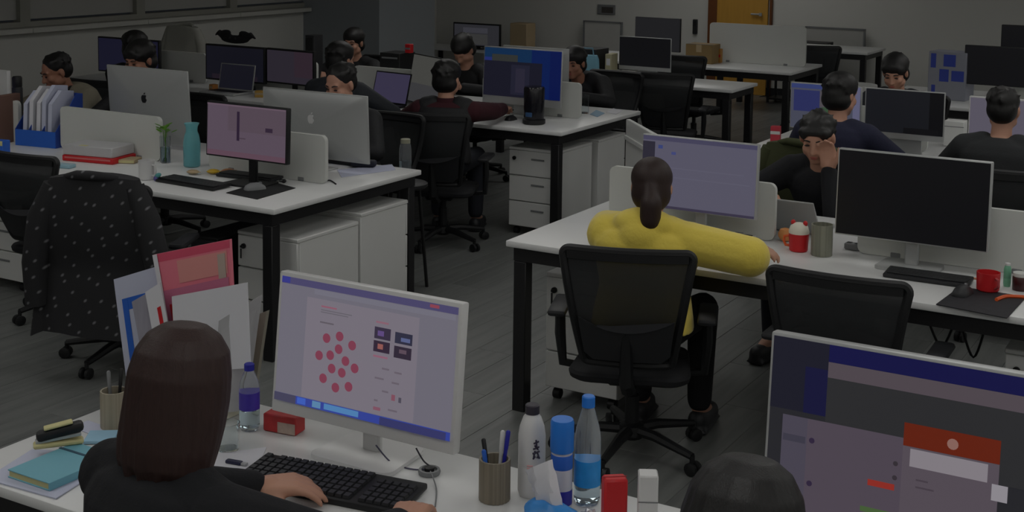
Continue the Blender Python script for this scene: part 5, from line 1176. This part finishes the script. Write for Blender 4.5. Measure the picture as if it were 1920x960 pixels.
# plush figure on the black monitor
a = at_y(440, 82, 8.03)
t = thing('plush_figure', 'black plush with two drooping wings on top of the black monitor', 'plush', (a.x, 8.035, a.z)); PL = mat('plush_black', rgb(22, 22, 24), .95)
me = remeshed(MB().ell((0, 0, .035), (.15, .03, .035)).ell((-.11, 0, .075), (.07, .022, .032), rot=(0, R(-12), 0)).ell((.11, 0, .072), (.07, .022, .032), rot=(0, R(14), 0)).cap((-.16, 0, .085), .02, (-.205, 0, .062), .008).cap((.16, 0, .08), .02, (.21, 0, .052), .008), .008, 4); me.materials.clear(); me.materials.append(PL); me.polygons.foreach_set('use_smooth', [True]*len(me.polygons)); link('body', me, t)
for sx in (-1, 1): obj('eye', MB().ell((sx*.03, -.03, .045), (.008, .004, .008)), DARKP, t)
a = at_y(596, 118, 8.75)
t = thing('speaker', 'tall dark speaker standing by the column', 'speaker', (a.x, 8.7, TOP)); h_ = at_y(596, 66, 8.7).z-TOP
obj('cabinet', MB().loft([[(x*k_, y*k_, z_) for x, y in rrect(.05, .05, -.06, .06, .012)] for z_, k_ in ((0, .55), (h_*.3, .9), (h_*.45, 1), (h_, 1))]), DARKP, t); obj('grille', MB().box((0, -.061, h_*.7), (.08, .004, h_*.5), .002), BLACKP, t)
a = at_y(752, 128, 8.75); box_thing('computer_case', 'small black case behind the partition, near the pale sideways screen', 'computer', (a.x, 8.7, TOP), 0, (.19, .22, at_y(752, 98, 8.7).z-TOP), BLACKP, [('panel_line', 'front', (.1, .1, .9, .14), GREYP)])
a = at_y(770, 86, 8.72); box_thing('carton', 'small red box on top of the black case', 'box', (a.x, 8.7, at_y(752, 98, 8.7).z+.0005), 0, (.05, .05, .07), RED, [('band', 'front', (0, .4, 1, .6), GREYP)])
c = zc(487, 182); box_thing('snack_box', 'small amber packet beside the silver laptop', 'packet', (c[0], c[1], TOP), 30, (.07, .05, .05), mat('amber_pack', rgb(190, 150, 70), .5), [('band', 'front', (0, .3, 1, .6), TAN)])
c = zc(384, 172); box_thing('snack_box', 'small orange packet left of the silver laptop', 'packet', (c[0], c[1]+.1, TOP), -20, (.06, .05, .05), mat('orange_pack', rgb(180, 120, 60), .5), [('band', 'front', (0, .3, 1, .6), TAN)])
a = at_y(30, 160, 6.3); t = thing('thermos', 'dark thermos standing beyond the left partition', 'flask', (at_y(32, 150, 5.85).x, 5.85, TOP)); h_ = at_y(32, 143, 5.85).z-TOP; lathe_obj('body', [(.03, 0), (.034, .004), (.034, h_*.75), (.028, h_*.8)], DARKP, t); lathe_obj('lid', [(.03, h_*.78), (.032, h_*.8), (.032, h_*.97), (.026, h_)], BLACKP, t)
# ------------------------------------------------------------------ right island and far things
c = zc(1790, 205); box_thing('carton', 'white box between the black-screened and the lilac monitors', 'box', (at_y(1790, 210, 8.5).x, 8.55, TOP), 0, (.12, .11, .16), WHITE, [('lid_line', 'front', (0, .2, 1, .23), GREYP)])
c = zc(1700, 278); keyboard('pale keyboard right of the navy-clad sitter', (c[0], 7.74, TOP), 0, .34, .11, False, WPLAST)
c = zc(1738, 275); mouse('dark mouse under the white-chinned monitor', (c[0]+.02, 7.78, TOP), 20)
c = zc(1437, 268); box_thing('carton', 'small red box at the desk corner behind the lavender screen', 'box', (on_z(1437, 264, TOP).x+.06, on_z(1437, 264, TOP).y, TOP), 10, (.06, .05, .10), mat('crimson', rgb(176, 50, 64), .5), [('band', 'front', (0, .3, 1, .5), PANEL)])
a = at_y(1782, 150, 11.0)
BLP = mat('blue_print', rgb(50, 66, 150), .5)
box_thing('carton', 'white carton with blue print beside the far black monitor', 'box', (at_y(1782, 120, 10.9).x, 10.95, TOP), -6, (.30, .22, at_y(1782, 97, 10.9).z-TOP), mat('carton_white', rgb(132, 134, 144), .6), [('print', 'front', (.06, .04, .2, .34), BLP), ('print', 'front', (.40, .05, .72, .30), BLP), ('print', 'front', (.30, .36, .55, .62), BLP), ('print', 'front', (.62, .38, .95, .60), BLP), ('print', 'front', (.10, .70, .2, .95), BLP)])
a = at_y(1318, 100, 12.4); box_thing('carton', 'open brown carton on the far desk, left of the long white panel', 'box', (a.x, 12.4, TOP), 0, (.28, .22, at_y(1318, 82, 12.4).z-TOP), mat('brown_carton', rgb(140, 116, 76), .7), [('tape', 'front', (.4, 0, .6, .4), TAN), ('flap', 'top', (0, 0, 1, .2), BLACKP)])
a = at_y(1343, 92, 12.5); box_thing('carton', 'little amber packet beside the open brown carton', 'packet', (at_y(1346, 96, 12.5).x, 12.5, TOP), 0, (.08, .06, .14), mat('amber_box', rgb(176, 126, 60), .6), [('band', 'front', (0, .4, 1, .6), RED)])
a = at_y(1152, 118, 10.8); box_thing('file', 'cream upright file left of the black-screened monitor', 'file', (a.x-.03, 10.8, TOP), 5, (.06, .16, .20), mat('cream_file', rgb(176, 170, 140), .7), [('label', 'front', (.2, .2, .8, .5), PAPER)])
a = at_y(1120, 120, 10.7); box_thing('printer', 'small dark printer at the left end of the empty desk', 'printer', (a.x-.12, 10.78, TOP), 0, (.26, .26, .24), DARKP, [('slot', 'front', (.1, .5, .9, .56), BLACKP), ('tray', 'front', (.1, .75, .9, .95), GREYP)])
t = thing('tote_bag', 'light blue bag on the empty desk behind the black-coated person', 'bag', (at_y(1103, 112, 10.55).x, 10.55, TOP), R(10)); obj('sack', MB().loft([[(x*k_, y*k_, z_) for x, y in rrect(.11, .10, -.045, .045, .03)] for z_, k_ in ((0, .9), (.03, 1), (.16, .95), (.20, .8))]), mat('sky_cloth', rgb(120, 170, 190), .8), t); obj('handle', MB().tube([(-.05, 0, .19), (-.04, 0, .26), (.04, 0, .26), (.05, 0, .19)], .007, 8), mat('sky_strap', rgb(110, 150, 170), .8), t)
a = at_y(1137, 18, YF-.01)
t = thing('wall_picture', 'small dark picture high on the far wall', 'picture', (a.x, YF-.012, a.z)); obj('frame', MB().box((0, 0, 0), (.26, .02, .13), .004), GREYP, t); obj('picture', MB().box((.02, -.011, -.005), (.17, .003, .08)), mat('dark_art', rgb(70, 66, 64), .7, var=.5, vscale=15), t)
a = at_y(1304, 50, YF-.01)
t = thing('wall_phone', 'slim dark intercom on the far wall left of the amber door', 'intercom', (a.x, YF-.02, a.z)); obj('body', MB().box((0, 0, 0), (.06, .036, .19), .006), DARKP, t); obj('screen', MB().box((0, -.019, .04), (.04, .002, .06)), BLACKP, t)
c = at_y(1500, 112, 13.2)
t = thing('shelf_unit', 'low black shelf with white bins left of the black-framed table', 'shelf', (at_y(1500, 112, 15.5).x, 15.5, 0)); 
for z_ in (.05, .40, .74): obj('shelf', MB().box((0, 0, z_), (.7, .3, .02)), STEEL, t)
for sx in (-1, 1):
    for sy in (-1, 1): obj('post', MB().box((sx*.34, sy*.14, .375), (.025, .025, .75)), STEEL, t)
for k in range(3): box_thing('storage_bin', ('white bin at the left end of the low black shelf', 'white bin in the middle of the low black shelf', 'white bin at the right end of the low black shelf')[k], 'bin', (at_y(1500, 112, 15.5).x-.21+.21*k, 15.5, .411), 0, (.17, .22, .22), WHITE, [('label', 'front', (.3, .3, .7, .6), GREYP)])
t = thing('chair_shell', 'white moulded stool seat before the black-framed table', 'stool', (at_y(1580, 125, 13.1).x+.12, 13.2, 0)); obj('shell', MB().lathe([(.06, .40), (.19, .42), (.21, .46), (.20, .55), (.19, .55), (.19, .47), (.05, .43)], 24), WHITE, t)
for k in range(4): a_ = R(45+90*k); obj('leg', MB().tube([(.07*math.cos(a_), .07*math.sin(a_), .41), (.19*math.cos(a_), .19*math.sin(a_), 0)], .011, 8), STEEL, t)
